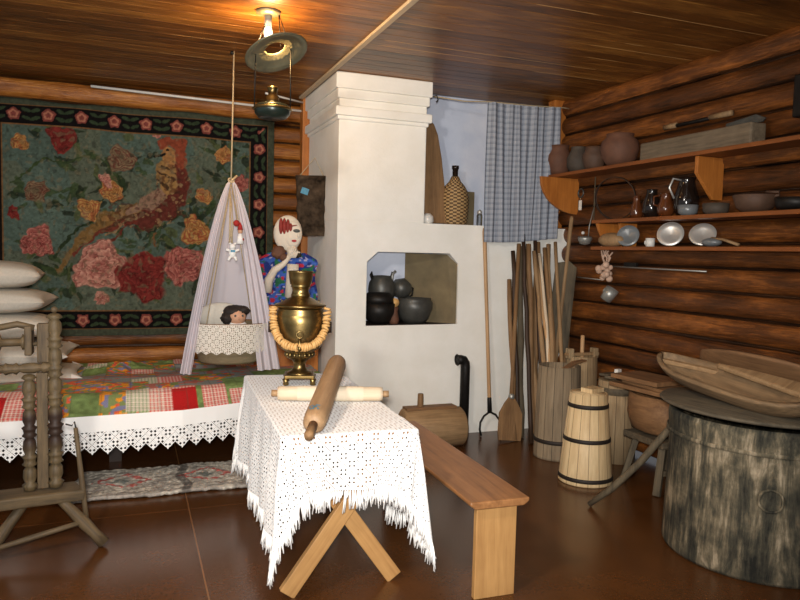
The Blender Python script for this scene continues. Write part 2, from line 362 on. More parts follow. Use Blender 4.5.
    def build(s, name, mat, parent=None, loc=None, rot=None, bevel=0, sub=0, solid=0, flip=True):
        me = bpy.data.meshes.new(name); me.from_pydata(s.v, [], s.f); me.materials.append(M[mat] if isinstance(mat, str) else mat)
        me.polygons.foreach_set('use_smooth', s.sm)
        if flip:
            bm = bmesh.new(); bm.from_mesh(me); bmesh.ops.recalc_face_normals(bm, faces=bm.faces); bm.to_mesh(me); bm.free()
        o = bpy.data.objects.new(name, me); C.objects.link(o)
        if parent: o.parent = parent
        if loc is not None: o.location = loc
        if rot is not None: o.rotation_euler = rot
        if solid: q = o.modifiers.new('s', 'SOLIDIFY'); q.thickness = solid; q.offset = 0
        if bevel: q = o.modifiers.new('b', 'BEVEL'); q.width = bevel; q.segments = 2; q.limit_method = 'ANGLE'
        if sub: q = o.modifiers.new('u', 'SUBSURF'); q.levels = sub; q.render_levels = sub
        return o
def grid(name, mat, nx, ny, fn, parent=None, uv=None, colr=None, solid=0, loc=None):
    """fn(U,V)->(X,Y,Z) arrays over [0,1]^2; uv(U,V)->(u,v); colr(U,V)->(n,3) linear"""
    U, V = np.meshgrid(np.linspace(0, 1, nx+1), np.linspace(0, 1, ny+1)); U = U.ravel(); V = V.ravel()
    X, Y, Z = fn(U, V); co = np.stack([X, Y, Z], 1).astype(np.float32)
    i = np.arange(nx); j = np.arange(ny); I, J = np.meshgrid(i, j); a = (J*(nx+1)+I).ravel()
    F = np.stack([a, a+1, a+nx+2, a+nx+1], 1)
    me = bpy.data.meshes.new(name); me.from_pydata(co.tolist(), [], F.tolist()); me.materials.append(M[mat])
    me.polygons.foreach_set('use_smooth', [True]*len(F))
    if uv is not None:
        u, v = uv(U, V); l = me.uv_layers.new(name='UVMap'); vi = F.ravel()
        l.data.foreach_set('uv', np.stack([u[vi], v[vi]], 1).astype(np.float32).ravel())
    if colr is not None:
        c = colr(U, V); at = me.color_attributes.new('Col', 'FLOAT_COLOR', 'POINT')
        at.data.foreach_set('color', np.concatenate([c, np.ones((len(c), 1))], 1).astype(np.float32).ravel())
    o = bpy.data.objects.new(name, me); C.objects.link(o)
    if parent: o.parent = parent
    if loc is not None: o.location = loc
    if solid: q = o.modifiers.new('s', 'SOLIDIFY'); q.thickness = solid; q.offset = 0
    return o
def tag(o, label, cat, group=None, kind=None):
    o['label'] = label; o['category'] = cat
    if group: o['group'] = group
    if kind: o['kind'] = kind
    return o
def thing(name, label, cat, loc=(0, 0, 0), rz=0, group=None, rot=None):
    o = bpy.data.objects.new(name, None); C.objects.link(o); o.empty_display_size = .05; o.location = loc
    o.rotation_euler = rot if rot is not None else (0, 0, rz)
    return tag(o, label, cat, group)
def struct(o): o['kind'] = 'structure'; return o
def aim(o, base, top):
    d = Vector(top)-Vector(base); o.location = base
    z = d.normalized(); x = (Vector((1, 0, 0))-z*z.x).normalized(); y = z.cross(x)
    o.rotation_euler = Matrix((x, y, z)).transposed().to_euler(); return d.length
def vn(x, y, sc, seed=0):
    """value noise on arrays"""
    r = np.random.default_rng(seed).random((64, 64)); x = x*sc+100; y = y*sc+100
    xi = np.floor(x).astype(int); yi = np.floor(y).astype(int); fx = x-xi; fy = y-yi; fx = fx*fx*(3-2*fx); fy = fy*fy*(3-2*fy)
    g = lambda a, b: r[a % 64, b % 64]
    return (g(xi, yi)*(1-fx)+g(xi+1, yi)*fx)*(1-fy)+(g(xi, yi+1)*(1-fx)+g(xi+1, yi+1)*fx)*fy

# ------------------------------------------------------------------ room
XW, YB, ZC, YS = 3.60, 6.62, 2.855, 5.208
struct(MB().bb(-3.6, 4.0, -.6, 7.0, -.1, 0).build('floor', 'floor'))
b = MB(); y = -.6                                              # grooved ceiling boards running along X
vs = []; n = 0
while y < 7.0:
    for yy, zz in ((y+.0005, ZC+.004), (y+.003, ZC), (y+.1175, ZC), (y+.1195, ZC+.004)): vs.append((yy, zz)); n += 1
    y += .12
V = [(-3.6, a, c) for a, c in vs]+[(4.0, a, c) for a, c in vs]
b.add(V, [(i, i+1, n+i+1, n+i) for i in range(n-1)]); b.bb(-3.6, 4.0, -.6, 7.0, ZC+.02, ZC+.1)
struct(b.build('ceiling', 'ceiling', flip=False))
def logwall(name, mat, along, a0, a1, base, z0, rows, sgn, seed):
    """stack of round logs; along 'x' or 'y'; base is the plane of the log fronts"""
    na, per = int((a1-a0)/.06), 12; r = PITCH_L/2
    def fn(U, Vv):
        a = a0+(a1-a0)*U; t = Vv*rows; row = np.minimum(np.floor(t), rows-1); ph = t-row
        rr = np.array([random.uniform(-.012, .012) for _ in range(rows+1)])[row.astype(int)]
        ang = (ph-.5)*PI*.93
        wav = (vn(a, row*7.3, 1.3, seed)-.5)*.03+(vn(a, row*3.1, 6, seed+1)-.5)*.008
        dep = base+sgn*(r*(1-np.cos(ang))*1.0+rr+wav*.7)-(0 if along == 'x' else .025*np.maximum(a-2.5, 0))
        z = z0+row*PITCH_L+r+np.sin(ang)*r*1.02+wav*.5
        return (a, dep, z) if along == 'x' else (dep, a, z)
    return struct(grid(name, mat, na, rows*per, fn))
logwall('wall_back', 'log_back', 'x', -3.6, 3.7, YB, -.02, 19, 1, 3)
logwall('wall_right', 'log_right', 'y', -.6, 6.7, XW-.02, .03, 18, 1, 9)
struct(MB().bb(2.19, 3.62, 5.60, 5.70, 0, ZC).build('wall_rear', 'plaster_blue'))
b = MB(); b.tube([(x_, 6.50+.01*math.sin(x_*2), 2.765+.008*math.sin(3*x_)) for x_ in np.linspace(-3.6, 1.6, 40)], [.088+.006*math.sin(x_*5) for x_ in range(40)], 20)
struct(b.build('trim_1', 'log_back'))
struct(MB().bb(1.425, 1.50, 6.19, 6.30, 0, ZC).build('trim_2', 'pine_or', bevel=.006))
b = MB(); b.tube([(3.63, y_, 2.80+.008*math.sin(3*y_)) for y_ in np.linspace(-.6, 5.6, 40)], .075, 16)
struct(b.build('trim_3', 'log_right'))
struct(MB().bb(3.43, 3.55, 5.28, 5.38, 1.75, ZC).build('trim_4', 'pine_or', bevel=.005))
struct(MB().bb(1.39, 1.428, .4, 6.2, ZC-.02, ZC).build('trim_5', 'strip', bevel=.003))

# ------------------------------------------------------------------ stove
st = thing('masonry_stove', 'whitewashed masonry stove with tall chimney block and cut-cornered opening', 'stove', (1.48, YS, 0))
def L(x, y, z): return (x-1.48, y-YS, z)
b = MB()                                       # front slab with opening
out = [(0, 0), (2.09, 0), (2.09, 1.742), (.72, 1.742), (0, 1.742)]
hole = [(.245, .92), (.245, 1.425), (.335, 1.505), (.955, 1.505), (1.035, 1.42), (1.04, .925)]
def ringface(b, out, hole, yy):
    bm = bmesh.new(); E = []
    for lp in (out, hole):
        vv = [bm.verts.new((x, yy, z)) for x, z in lp]; E += [bm.edges.new((vv[i], vv[(i+1) % len(vv)])) for i in range(len(vv))]
    bmesh.ops.triangle_fill(bm, use_beauty=True, edges=E); bm.verts.index_update()
    b.add([v.co.copy() for v in bm.verts], [tuple(v.index for v in f.verts) for f in bm.faces]); bm.free()
ringface(b, out, hole, 0)
n = len(hole); dpt = .36
b.add([(x, 0, z) for x, z in hole]+[(x, dpt, z) for x, z in hole], [(i, i+n, (i+1) % n+n, (i+1) % n) for i in range(n)])
b2 = MB(); b2.add([(x, dpt, z) for x, z in hole], [tuple(range(n))]); b2.build('niche_lining', 'plaster_blue', st, flip=False)
b.add([(0, 0, 0), (0, .96, 0), (0, .96, 1.742), (0, 0, 1.742)], [(0, 1, 2, 3)])
b.add([(0, 0, 1.742), (2.09, 0, 1.742), (2.09, .39, 1.742), (.72, .39, 1.742), (.72, .96, 1.742), (0, .96, 1.742)], [(0, 1, 2, 3, 4, 5)])
b.build('stove_body', 'plaster', st, flip=False)
b = MB(); b.bb(0, .722, 0, .96, 1.74, ZC); b.build('chimney_block', 'plaster', st, bevel=.008)
b = MB(); b.bb(-.035, .755, -.035, .99, 2.73, ZC-.002); b.bb(-.018, .74, -.018, .975, 2.66, 2.735); b.build('cornice', 'plaster', st, bevel=.010)
b = MB(); b.bb(-.035, .757, -.035, .99, 2.53, 2.60); b.bb(-.015, .735, -.015, .975, 2.50, 2.535); b.build('moulding', 'plaster', st, bevel=.010)
MB().bb(.265, 1.03, .01, .35, .915, .925).build('opening_ledge', 'bedwood', st)
b = MB(); b.add([(.70, .345, .925), (1.025, .02, .925), (1.025, .02, 1.415), (.965, .07, 1.495), (.70, .345, 1.50), (.715, .357, .925), (1.037, .02, .925), (1.037, .02, 1.415), (.975, .08, 1.495), (.715, .357, 1.50)], [(0, 1, 2, 3, 4), (9, 8, 7, 6, 5)]+[(i, i+5, (i+1) % 5+5, (i+1) % 5) for i in range(5)])
b.build('brown_panel', 'olive', st)
b = MB(); b.tube([(-.0, .45, 2.05), (-.02, .45, 2.05)], .008); 
b = MB(); b.tube([(.757, -.02, 2.745), (.79, -.03, 2.75), (.80, -.03, 2.72), (.785, -.03, 2.70)], .005); b.build('hook', 'iron', st)

# things on stove ledge
o = thing('demijohn', 'wicker-covered demijohn bottle standing on the stove ledge', 'bottle', (2.555, 5.40, 1.742))
MB().lathe([(.09, 0), (.112, .02), (.12, .12), (.122, .22), (.112, .28), (.085, .33), (.05, .37), (.032, .41)], 36).build('wicker_jacket', 'wicker', o)
MB().lathe([(.024, .41), (.024, .47), (.03, .475), (.03, .50), (.0, .505)], 20).build('bottle_neck', 'glaze', o)
b = MB(); b.prism([(-.10, 0), (.10, 0), (.095, .25), (.065, .55), (.035, .74), (.0, .83), (-.04, .86), (-.09, .83)], .03)
o = b.build('bread_board', 'brown_y', None, (2.365, 5.36, 1.752), (math.radians(-6), 0, 0), bevel=.01); o.data.materials[0] = M['brown_z']
tag(o, 'tall tapered wooden board leaning in the stove ledge beside the wicker bottle', 'board')
b = MB(); b.bb(-.07, .07, -.01, .07, 0, .30)
tag(b.build('wooden_box', 'olive', None, (2.72, 5.50, 1.743), bevel=.006), 'dull brown box behind the wicker bottle on stove ledge', 'box')
o = thing('glass_shaker', 'small glass shaker with metal cap on stove ledge edge', 'shaker', (2.745, 5.30, 1.742))
MB().lathe([(.02, 0), (.024, .01), (.024, .09), (.018, .1)], 16).build('glass_body', 'glass', o)
MB().lathe([(.02, .1), (.02, .125), (.0, .14)], 16).build('shaker_cap', 'steel', o)
tag(MB().lathe([(.035, 0), (.05, .02), (.045, .06), (.02, .085)], 20).build('white_cup', 'enamel', None, (2.262, 5.28, 1.742)), 'small pale cup in the corner of the stove ledge', 'cup')

# pots in the opening (floor z .925)
def prof_pot(r, h, neck=.8, lip=.86): return [(r*.55, 0), (r*.8, h*.15), (r, h*.5), (r*.97, h*.68), (r*neck, h*.88), (r*lip, h), (r*(lip-.08), h*.99), (r*.7, h*.8), (r*.8, h*.5), (r*.3, h*.1), (0, h*.1)]
o = thing('cast_iron_pot', 'wide dark pot in front right of the stove opening', 'pot', (2.185, 5.33, .927))
MB().lathe([(.085, 0), (.12, .04), (.15, .12), (.152, .17), (.135, .19), (.14, .205), (.128, .205), (.12, .18), (.11, .05), (0, .03)], 36).build('pot_body', 'iron_pot', o)
o = thing('iron_bowl', 'black bowl at the lower left of the stove opening', 'bowl', (1.87, 5.31, .927))
MB().lathe([(.06, 0), (.10, .03), (.125, .09), (.13, .165), (.12, .165), (.11, .09), (0, .03)], 32).build('bowl_body', 'iron', o)
o = thing('iron_bowl', 'black bowl turned over on top of the lower left bowl', 'bowl', (1.865, 5.31, 1.092))
MB().lathe([(.125, 0), (.12, .05), (.09, .085), (.0, .09)], 32).build('bowl_body', 'iron', o)
o = thing('iron_kettle', 'black lidded kettle with two ears at upper left of the opening', 'kettle', (1.93, 5.43, 1.10))
MB().lathe([(.08, 0), (.105, .03), (.112, .10), (.105, .15), (.085, .185), (.08, .20), (.07, .21), (0, .215)], 32).build('kettle_body', 'iron_pot', o)
for s_ in (-1, 1): MB().tube([(s_*.085, 0, .18), (s_*.1, 0, .215), (s_*.09, 0, .24), (s_*.08, 0, .20)], .008).build('handle', 'iron', o)
tag(MB().box((0, 0, .085), (.17, .1, .17)).build('wooden_block', 'darkwood', None, (1.96, 5.485, .925)), 'dark block under the black kettle in the stove opening', 'block')
o = thing('teapot', 'dark round teapot tilted behind the wide pot in the opening', 'teapot', (2.095, 5.45, 1.15), rot=(0, .35, .3))
MB().lathe([(.04, -.02), (.075, .01), (.09, .06), (.075, .11), (.04, .13), (.0, .15)], 28).build('teapot_body', 'iron_pot', o)
b = MB(); b.tube([(-.07, 0, .04), (-.12, 0, .08), (-.13, 0, .14), (-.11, 0, .17)], [.018, .015, .012, .012]); b.build('spout', 'alu', o)
b = MB(); b.tube([(.07, 0, .1), (.12, 0, .1), (.13, 0, .04), (.08, 0, .0)], .008); b.build('handle', 'iron', o)
tag(MB().lathe([(.05, 0), (.07, .02), (.07, .13), (.05, .14), (0, .14)], 20).build('iron_stand', 'iron', None, (2.10, 5.48, .927)), 'dark low stand under the tilted teapot', 'stand')
b = MB(); b.tube([(0, -.02, 0), (0, .02, 0)], .035, 20)
tag(b.build('wooden_disc', 'bread', None, (1.985, 5.27, 1.10)), 'small pale round wooden knob end between the pots', 'knob')
tag(MB().lathe([(.035, 0), (.042, .03), (.03, .10), (.035, .137)], 18).build('clay_cup', 'clay', None, (1.985, 5.27, .927)), 'small reddish cup beneath the pale round knob', 'cup')

# curtain and cord
nf = 9
def cf(U, V):
    x = 2.695+.70*U+.02*np.sin(U*PI*2)*(1-V); z = 2.735+.02*U-.012*np.sin(PI*U)-(1.13-.03*U)*(1-V)
    y = 5.12+.022*np.sin(U*2*PI*nf)*(.5+.5*(1-V))+.012*np.sin(U*23+V*3); return x, y, z
tag(grid('checked_curtain', 'check', 160, 30, cf, uv=lambda U, V: (U*.95, V*1.15)), 'grey-blue checked curtain hanging by the stove ledge', 'curtain')
b = MB(); b.tube([(2.25, 5.19, 2.745), (2.5, 5.15, 2.725), (2.70, 5.12, 2.735), (3.1, 5.12, 2.742), (3.44, 5.16, 2.765), (3.56, 5.2, 2.77)], .005, 6)
tag(b.build('curtain_cord', 'rope'), 'thin cord strung from the stove cornice carrying the curtain', 'cord')

# ------------------------------------------------------------------ carpet on the back wall
teal = np.array(lin((84, 104, 92))); 
def cmix(a, b_, f): return a*(1-f[:, None])+np.array(b_)*f[:, None]
def sst(x, a, b_): t = np.clip((x-a)/(b_-a), 0, 1); return t*t*(3-2*t)
CX0, CX1, CZ0, CZ1 = -1.20, 1.245, .72, 2.70
def rose(c, x, z, cx, cz, r, cols, seed):
    dx, dz = x-cx, z-cz; th = np.arctan2(dz, dx)+.5*(vn(x, z, 9, seed)-.5); d0 = np.hypot(dx, dz)/r
    d = d0*(1+.07*np.sin(7*th+seed)+.09*np.sin(3*th+seed*2)+.18*(vn(x, z, 16, seed)-.5))
    ring = d*4.2+.55*np.sin(3*th+seed)+.35*np.sin(5*th-seed)+.5*(vn(x, z, 22, seed+1)-.5); fr = ring-np.floor(ring)
    base = cmix(cmix(np.tile(np.array(cols[1]), (len(x), 1)), cols[2], sst(fr, .45, .95)), cols[0], sst(fr, .30, .0))
    base = cmix(base, cols[0], sst(d, .45, .1)*.5+(vn(x, z, 40, seed+2) > .68)*.5); base = cmix(base, cols[2], (vn(x, z, 36, seed+4) > .7)*.5)
    f = sst(d, 1.03, .93); return c*(1-f[:, None])+base*f[:, None]
def leaf(c, x, z, cx, cz, l, wd, ang, colr):
    dx, dz = x-cx, z-cz; u = dx*math.cos(ang)+dz*math.sin(ang); v = -dx*math.sin(ang)+dz*math.cos(ang)
    q = (u/l)**2+(v/(wd*(1-.5*np.clip(u/l, -1, 1))))**2; return cmix(c, colr, sst(q, 1.05, .8)*.85)
def stroke(c, x, z, pts, r, colr):
    best = np.full(len(x), 9.)
    rr = np.linspace(r[0], r[1], len(pts)-1)
    for (a, b_), q in zip(zip(pts[:-1], pts[1:]), rr):
        a = np.array(a); b_ = np.array(b_); ab = b_-a; t = np.clip(((x-a[0])*ab[0]+(z-a[1])*ab[1])/(ab@ab), 0, 1)
        best = np.minimum(best, np.hypot(x-a[0]-t*ab[0], z-a[1]-t*ab[1])/q)
    best *= 1+.25*(vn(x, z, 18, 5)-.5); return cmix(c, colr, sst(best, 1.05, .85))
PK = [lin((150, 70, 62)), lin((190, 118, 100)), lin((214, 152, 128))]
DR = [lin((92, 20, 18)), lin((128, 34, 28)), lin((140, 46, 36))]
RP = [lin((118, 34, 30)), lin((170, 84, 72)), lin((200, 120, 104))]
OR = [lin((150, 96, 34)), lin((196, 148, 70)), lin((160, 60, 30))]
BG = [lin((96, 78, 56)), lin((140, 116, 84)), lin((110, 46, 34))]
GR = [lin((44, 58, 34)), lin((60, 78, 42)), lin((36, 46, 30)), lin((82, 92, 50))]
def carpetcol(U, V):
    x = CX0+(CX1-CX0)*U; z = CZ0+(CZ1-CZ0)*V; x0_, z0_ = x, z
    x = x+.05*(vn(x0_, z0_, 9, 21)-.5)+.02*(vn(x0_, z0_, 40, 23)-.5); z = z+.05*(vn(x0_, z0_, 9, 22)-.5)+.02*(vn(x0_, z0_, 40, 24)-.5)
    c = np.tile(teal, (len(x), 1))*(.85+.3*vn(x, z, 5, 1))[:, None]; c = cmix(c, lin((110, 106, 74)), .35*(vn(x, z, 3, 8) > .6))
    rd = random.Random(4)
    cl = [(-.24, 1.32), (.1, 1.23), (.45, 1.35), (-.15, 1.96), (-.32, 1.8), (.54, 1.64), (-.54, 2.38), (-.7, 1.51), (-.73, 1.94), (-.07, 2.25), (.79, 2.36), (.93, 2.1), (.3, 1.65), (.75, 1.95), (-.4, 2.1), (.1, 1.5), (-.5, 1.2), (-.85, 1.3)]
    for i in range(230):
        a = rd.choice(cl); r = rd.uniform(.08, .27); t = rd.uniform(0, 6.28)
        c = leaf(c, x, z, a[0]+r*math.cos(t), a[1]+r*.8*math.sin(t), rd.uniform(.04, .085), rd.uniform(.015, .032), t+rd.uniform(-.6, .6), rd.choice(GR))
    c = stroke(c, x, z, [(-.9, 2.0), (-.7, 2.2), (-.5, 2.2), (-.3, 2.25), (-.1, 2.1)], (.008, .008), GR[1]); c = stroke(c, x, z, [(.5, 1.5), (.7, 1.8), (.85, 2.1), (.8, 2.3)], (.01, .008), GR[1])
    c = stroke(c, x, z, [(-.6, 1.4), (-.45, 1.6), (-.3, 1.7), (-.2, 1.9)], (.012, .008), GR[0])
    # bird: tail, wing, body, breast stripes, head, crest, beak
    c = stroke(c, x, z, [(.18, 1.82), (.02, 1.78), (-.2, 1.70), (-.40, 1.54), (-.58, 1.30)], (.10, .02), lin((130, 96, 44)))
    c = stroke(c, x, z, [(.1, 1.74), (-.08, 1.70), (-.28, 1.60), (-.46, 1.42)], (.04, .012), lin((120, 52, 34)))
    for q_ in range(4): c = stroke(c, x, z, [(.16, 1.80-.02*q_), (-.02, 1.78-.035*q_), (-.2, 1.72-.07*q_)], (.022, .010), [lin((150, 108, 52)), lin((92, 60, 36)), lin((146, 116, 78)), lin((110, 44, 30))][q_])
    c = stroke(c, x, z, [(.40, 2.22), (.41, 2.08), (.36, 1.94)], (.085, .10), lin((112, 46, 30)))
    c = stroke(c, x, z, [(.36, 2.12), (.38, 1.95), (.28, 1.82), (.14, 1.74)], (.11, .08), lin((104, 44, 32)))
    c = stroke(c, x, z, [(.24, 1.96), (.14, 1.88), (.0, 1.80)], (.075, .035), lin((146, 112, 88)))
    c = stroke(c, x, z, [(.30, 2.18), (.32, 2.06)], (.085, .085), lin((160, 118, 58)))
    s_ = (np.sin((x*.5+z)*95) > .35)&(np.hypot(x-.31, (z-2.13)*.8) < .085); c = cmix(c, lin((52, 34, 24)), s_*.85)
    c = stroke(c, x, z, [(.31, 2.32), (.33, 2.26)], (.06, .06), lin((176, 122, 62)))
    c = stroke(c, x, z, [(.25, 2.41), (.33, 2.44), (.41, 2.38), (.44, 2.26)], (.045, .06), lin((150, 66, 34)))
    c = stroke(c, x, z, [(.27, 2.31), (.20, 2.30)], (.016, .008), lin((30, 28, 26)))
    c = stroke(c, x, z, [(.30, 2.34), (.302, 2.342)], (.012, .012), lin((24, 20, 18)))
    c = stroke(c, x, z, [(.2, 1.62), (.22, 1.5)], (.012, .012), lin((120, 80, 40)))
    for i, (cx, cz, r, cols) in enumerate([(-.24, 1.32, .205, PK), (.1, 1.23, .215, DR), (.45, 1.35, .175, RP), (.54, 1.66, .12, OR), (-.15, 1.96, .10, OR), (-.32, 1.8, .10, OR), (-.73, 1.94, .08, BG), (-.73, 1.52, .125, RP), (-.54, 2.38, .10, DR), (-.07, 2.25, .12, BG), (.79, 2.36, .07, OR), (.93, 2.10, .08, RP), (-.24, 1.03, .055, PK), (-.86, 2.33, .07, OR), (-.2, 2.05, .05, PK), (.62, 1.97, .06, OR), (-.9, 1.75, .05, DR), (.78, 1.55, .08, DR), (.9, 1.8, .09, RP), (.2, 2.50, .04, PK)]):
        c = rose(c, x, z, cx, cz, r, cols, i+3)
    # mottled stitching over the field, feathers on the bird
    bird = np.minimum(np.hypot((x-.36)/.16, (z-1.98)/.26), np.hypot((x-.08)/.30, (z-1.76)/.12)) < 1
    c = cmix(c, lin((88, 40, 26)), bird*(vn(x, z, 34, 31) > .60)*.6); c = cmix(c, lin((166, 132, 84)), bird*(vn(x, z, 38, 33) > .76)*.6)
    c = cmix(c, lin((40, 42, 30)), (vn(x, z, 45, 35) > .80)*.4); c = cmix(c, lin((126, 112, 80)), (vn(x, z, 38, 37) > .76)*.40)
    x, z = x0_, z0_
    # border bands
    e = np.minimum(np.minimum(x-CX0, CX1-x), np.minimum(z-CZ0, CZ1-z))
    tin = lin((128, 88, 46)); c = cmix(c, tin, (e < .225)*1.); c = cmix(c, lin((20, 16, 15)), (e < .212)*1.)
    hor = np.minimum(z-CZ0, CZ1-z) < np.minimum(x-CX0, CX1-x); s0 = np.where(hor, x, z); v = e-.135; per = .255
    ph = (s0/per-np.floor(s0/per)-.5)*per; d = np.hypot(ph, v)*(1+.1*np.sin(5*np.arctan2(v, ph)))
    for q in (-1, 1):
        for dv in (-.035, .03):
            g = ((np.abs(ph)-.095)/.035)**2+((v-dv-.3*(np.abs(ph)-.095))/.016)**2 < 1+.8*(vn(x, z, 50, 53)-.5); c = cmix(c, lin((54, 70, 46)), g*1.)
    c = cmix(c, lin((138, 64, 54)), (d*(1+.25*(vn(x, z, 40, 51)-.5)) < .050)*1.); c = cmix(c, lin((190, 116, 88)), (np.abs(d-.028) < .008)*1.)
    c = cmix(c, lin((128, 88, 46)), (e < .065)*1.); c = cmix(c, lin((74, 80, 62)), (e < .056)*1.)
    g_ = c.mean(1)[:, None]; return (c*.86+g_*.14)*.72*(.75+.5*vn(x, z, 60, 3))[:, None]
tag(grid('wall_carpet', 'vcarpet', 440, 360, lambda U, V: (CX0+(CX1-CX0)*U, YB-.045+.012*np.sin(U*9)*(1-V)+.006*np.sin(U*31), CZ0+(CZ1-CZ0)*V+.03*(U-.5)*0-.012*np.sin(U*PI*5)*(V > .5)*(V-.5)), colr=carpetcol, solid=.012),
    'green floral wall carpet with long-tailed bird and rose border on log wall', 'carpet')
b = MB(); b.tube([(-.30, 6.34, 2.795), (1.43, 6.26, 2.742)], .011, 8)
tag(b.build('white_rod', 'pipe_white'), 'long thin white rod below the ceiling log over the carpet', 'rod')
b = MB(); b.tube([(1.05, 5.95, 2.80), (1.43, 6.2, 2.805)], .009, 8)
tag(b.build('white_rod', 'pipe_white'), 'short white rod near the hanging lamp, above the long rod', 'rod')

# ------------------------------------------------------------------ bed
def fy(x): return 4.46+.05*x+.3*np.maximum(x-.3, 0)
BX0, BX1 = -1.7, 1.36
o = thing('bed', 'dark low plank bed along the back log wall under the quilt', 'bed', (0, 5.4, 0))
b = MB()
P = [(BX0, fy(BX0)+.06), (BX1, fy(BX1)+.06), (BX1, 6.5), (BX0, 6.5)]
b.add([(x_, y_-5.4, z_) for z_ in (.36, .455) for x_, y_ in P], [(3, 2, 1, 0), (4, 5, 6, 7)]+[(i, (i+1) % 4, (i+1) % 4+4, i+4) for i in range(4)]); b.build('mattress', 'bedwood', o)
b = MB(); b.add([(x_, y_-5.4, z_) for z_ in (.10, .36) for x_, y_ in [(BX0, fy(BX0)+.7), (BX1, fy(BX1)+.7), (BX1, fy(BX1)+.74), (BX0, fy(BX0)+.74)]], [(3, 2, 1, 0), (4, 5, 6, 7)]+[(i, (i+1) % 4, (i+1) % 4+4, i+4) for i in range(4)]); b.build('base_board', 'bedwood', o)
for x_ in (-1.6, -.1, 1.25):
    MB().bb(x_-.04, x_+.04, fy(x_)+.72-5.4, fy(x_)+.80-5.4, 0, .36).build('leg', 'bedwood', o)
    MB().bb(x_-.04, x_+.04, .95, 1.03, 0, .36).build('leg', 'bedwood', o)
def quiltcol(U, V):
    x = BX0+(BX1-BX0)*U; d = V*2.1; n = len(x); P_ = .17
    PD = .24; ci = np.floor(x/P_+.0).astype(int); cj = np.floor(d/PD).astype(int); fx = x/P_-ci; fz = d/PD-cj
    h = (ci*7+cj*13+(ci*cj)*5) % 11
    # near-front patches follow the photograph left to right
    c = np.zeros((n, 3)); wh = np.array(lin((206, 190, 176)))
    gx = (np.sin(x*2*PI/.022) > 0)*.5+(np.sin(d*2*PI/.022) > 0)*.5
    kinds = {0: None}
    red = np.array(lin((152, 26, 26))); ging = wh*(1-gx[:, None])+np.array(lin((176, 50, 48)))*gx[:, None]
    grn = np.array(lin((104, 124, 74)))*(.7+.6*vn(x, d, 40, 2))[:, None]; grc = wh*(1-gx[:, None]*.9)+np.array(lin((84, 124, 66)))*gx[:, None]*.9
    flo = cmix(cmix(cmix(np.tile(np.array(lin((110, 122, 74))), (n, 1)), lin((206, 130, 40)), (vn(x, d, 30, 5) > .58)*1.), lin((186, 84, 56)), (vn(x, d, 26, 9) > .66)*1.), lin((110, 110, 136)), (vn(x, d, 28, 14) > .7)*1.)
    pal = cmix(np.tile(np.array(lin((122, 126, 122))), (n, 1)), lin((160, 96, 84)), (vn(x, d, 22, 6) > .6)*1.)
    lst = [flo, grn, pal, flo, grc, flo, pal, grn, flo, pal, ging]
    for i, q in enumerate(lst): mk = (h == i); c[mk] = q[mk]
        # explicit front rows
    fr = d < .36
    def rect(x0, x1, d0, d1, q): mk = (x > x0)&(x < x1)&(d > d0)&(d < d1); c[mk] = (q if q.ndim == 1 else q[mk])
    rect(-.42, .11, 0, .60, flo); rect(.11, .72, 0, .30, ging); rect(.25, .40, .02, .27, red); rect(.40, .44, .0, .3, grn); rect(-.03, .11, .02, .34, grc); rect(-.34, -.18, 0, .3, grn); rect(.30, .56, .30, .5, pal)
    rect(-.95, -.42, 0, .40, ging); rect(-.86, -.69, .0, .27, red); rect(.60, 1.4, 0, .5, grn); rect(.62, .72, 0, .2, ging)
    seam = (np.minimum(fx, 1-fx) < .02)|(np.minimum(fz, 1-fz) < .02); c = cmix(c, lin((70, 64, 50)), seam*.35)
    return np.clip(c*1.5, 0, .85)
def qf(U, V):
    x = BX0+(BX1-BX0)*U; f0 = fy(x)+.02; y = f0+(6.50-f0)*V
    hump = .075*np.exp(-(((x+.12)/.28)**2+((V-.72)/.12)**2))+.035*np.exp(-(((x-.35)/.4)**2+((V-.85)/.1)**2))
    z = .475+.022*vn(x, y, 6, 4)+hump*(.7+.6*vn(x, y, 16, 5))-.012*(V < .01)+.085*sst(y-f0, .0, .26)*(1-sst(y-f0, .7, 1.5))
    return x, y, z
tag(grid('patchwork_quilt', 'vquilt', 420, 240, qf, colr=quiltcol, solid=.012), 'patchwork quilt with red gingham and green floral squares spread on the bed', 'quilt')
tri = lambda t: np.abs((t-np.floor(t))*2-1)
def vf(U, V):
    x = BX0+(BX1-BX0)*U; bot = .185+.045*(1-tri(x/.085))*1.0; dz = bot*(1-V)
    y = fy(x)-.004+.006*np.sin(x*21)*(1-V)-.02*(1-V); return x, y, .495-dz
def vuv(U, V):
    x = BX0+(BX1-BX0)*U; bot = .185+.045*(1-tri(x/.085)); return x, -bot*(1-V)
tag(grid('lace_valance', 'lace_bed', 720, 10, vf, uv=vuv), 'white bed valance with a zigzag crocheted lace edge below the quilt', 'valance')

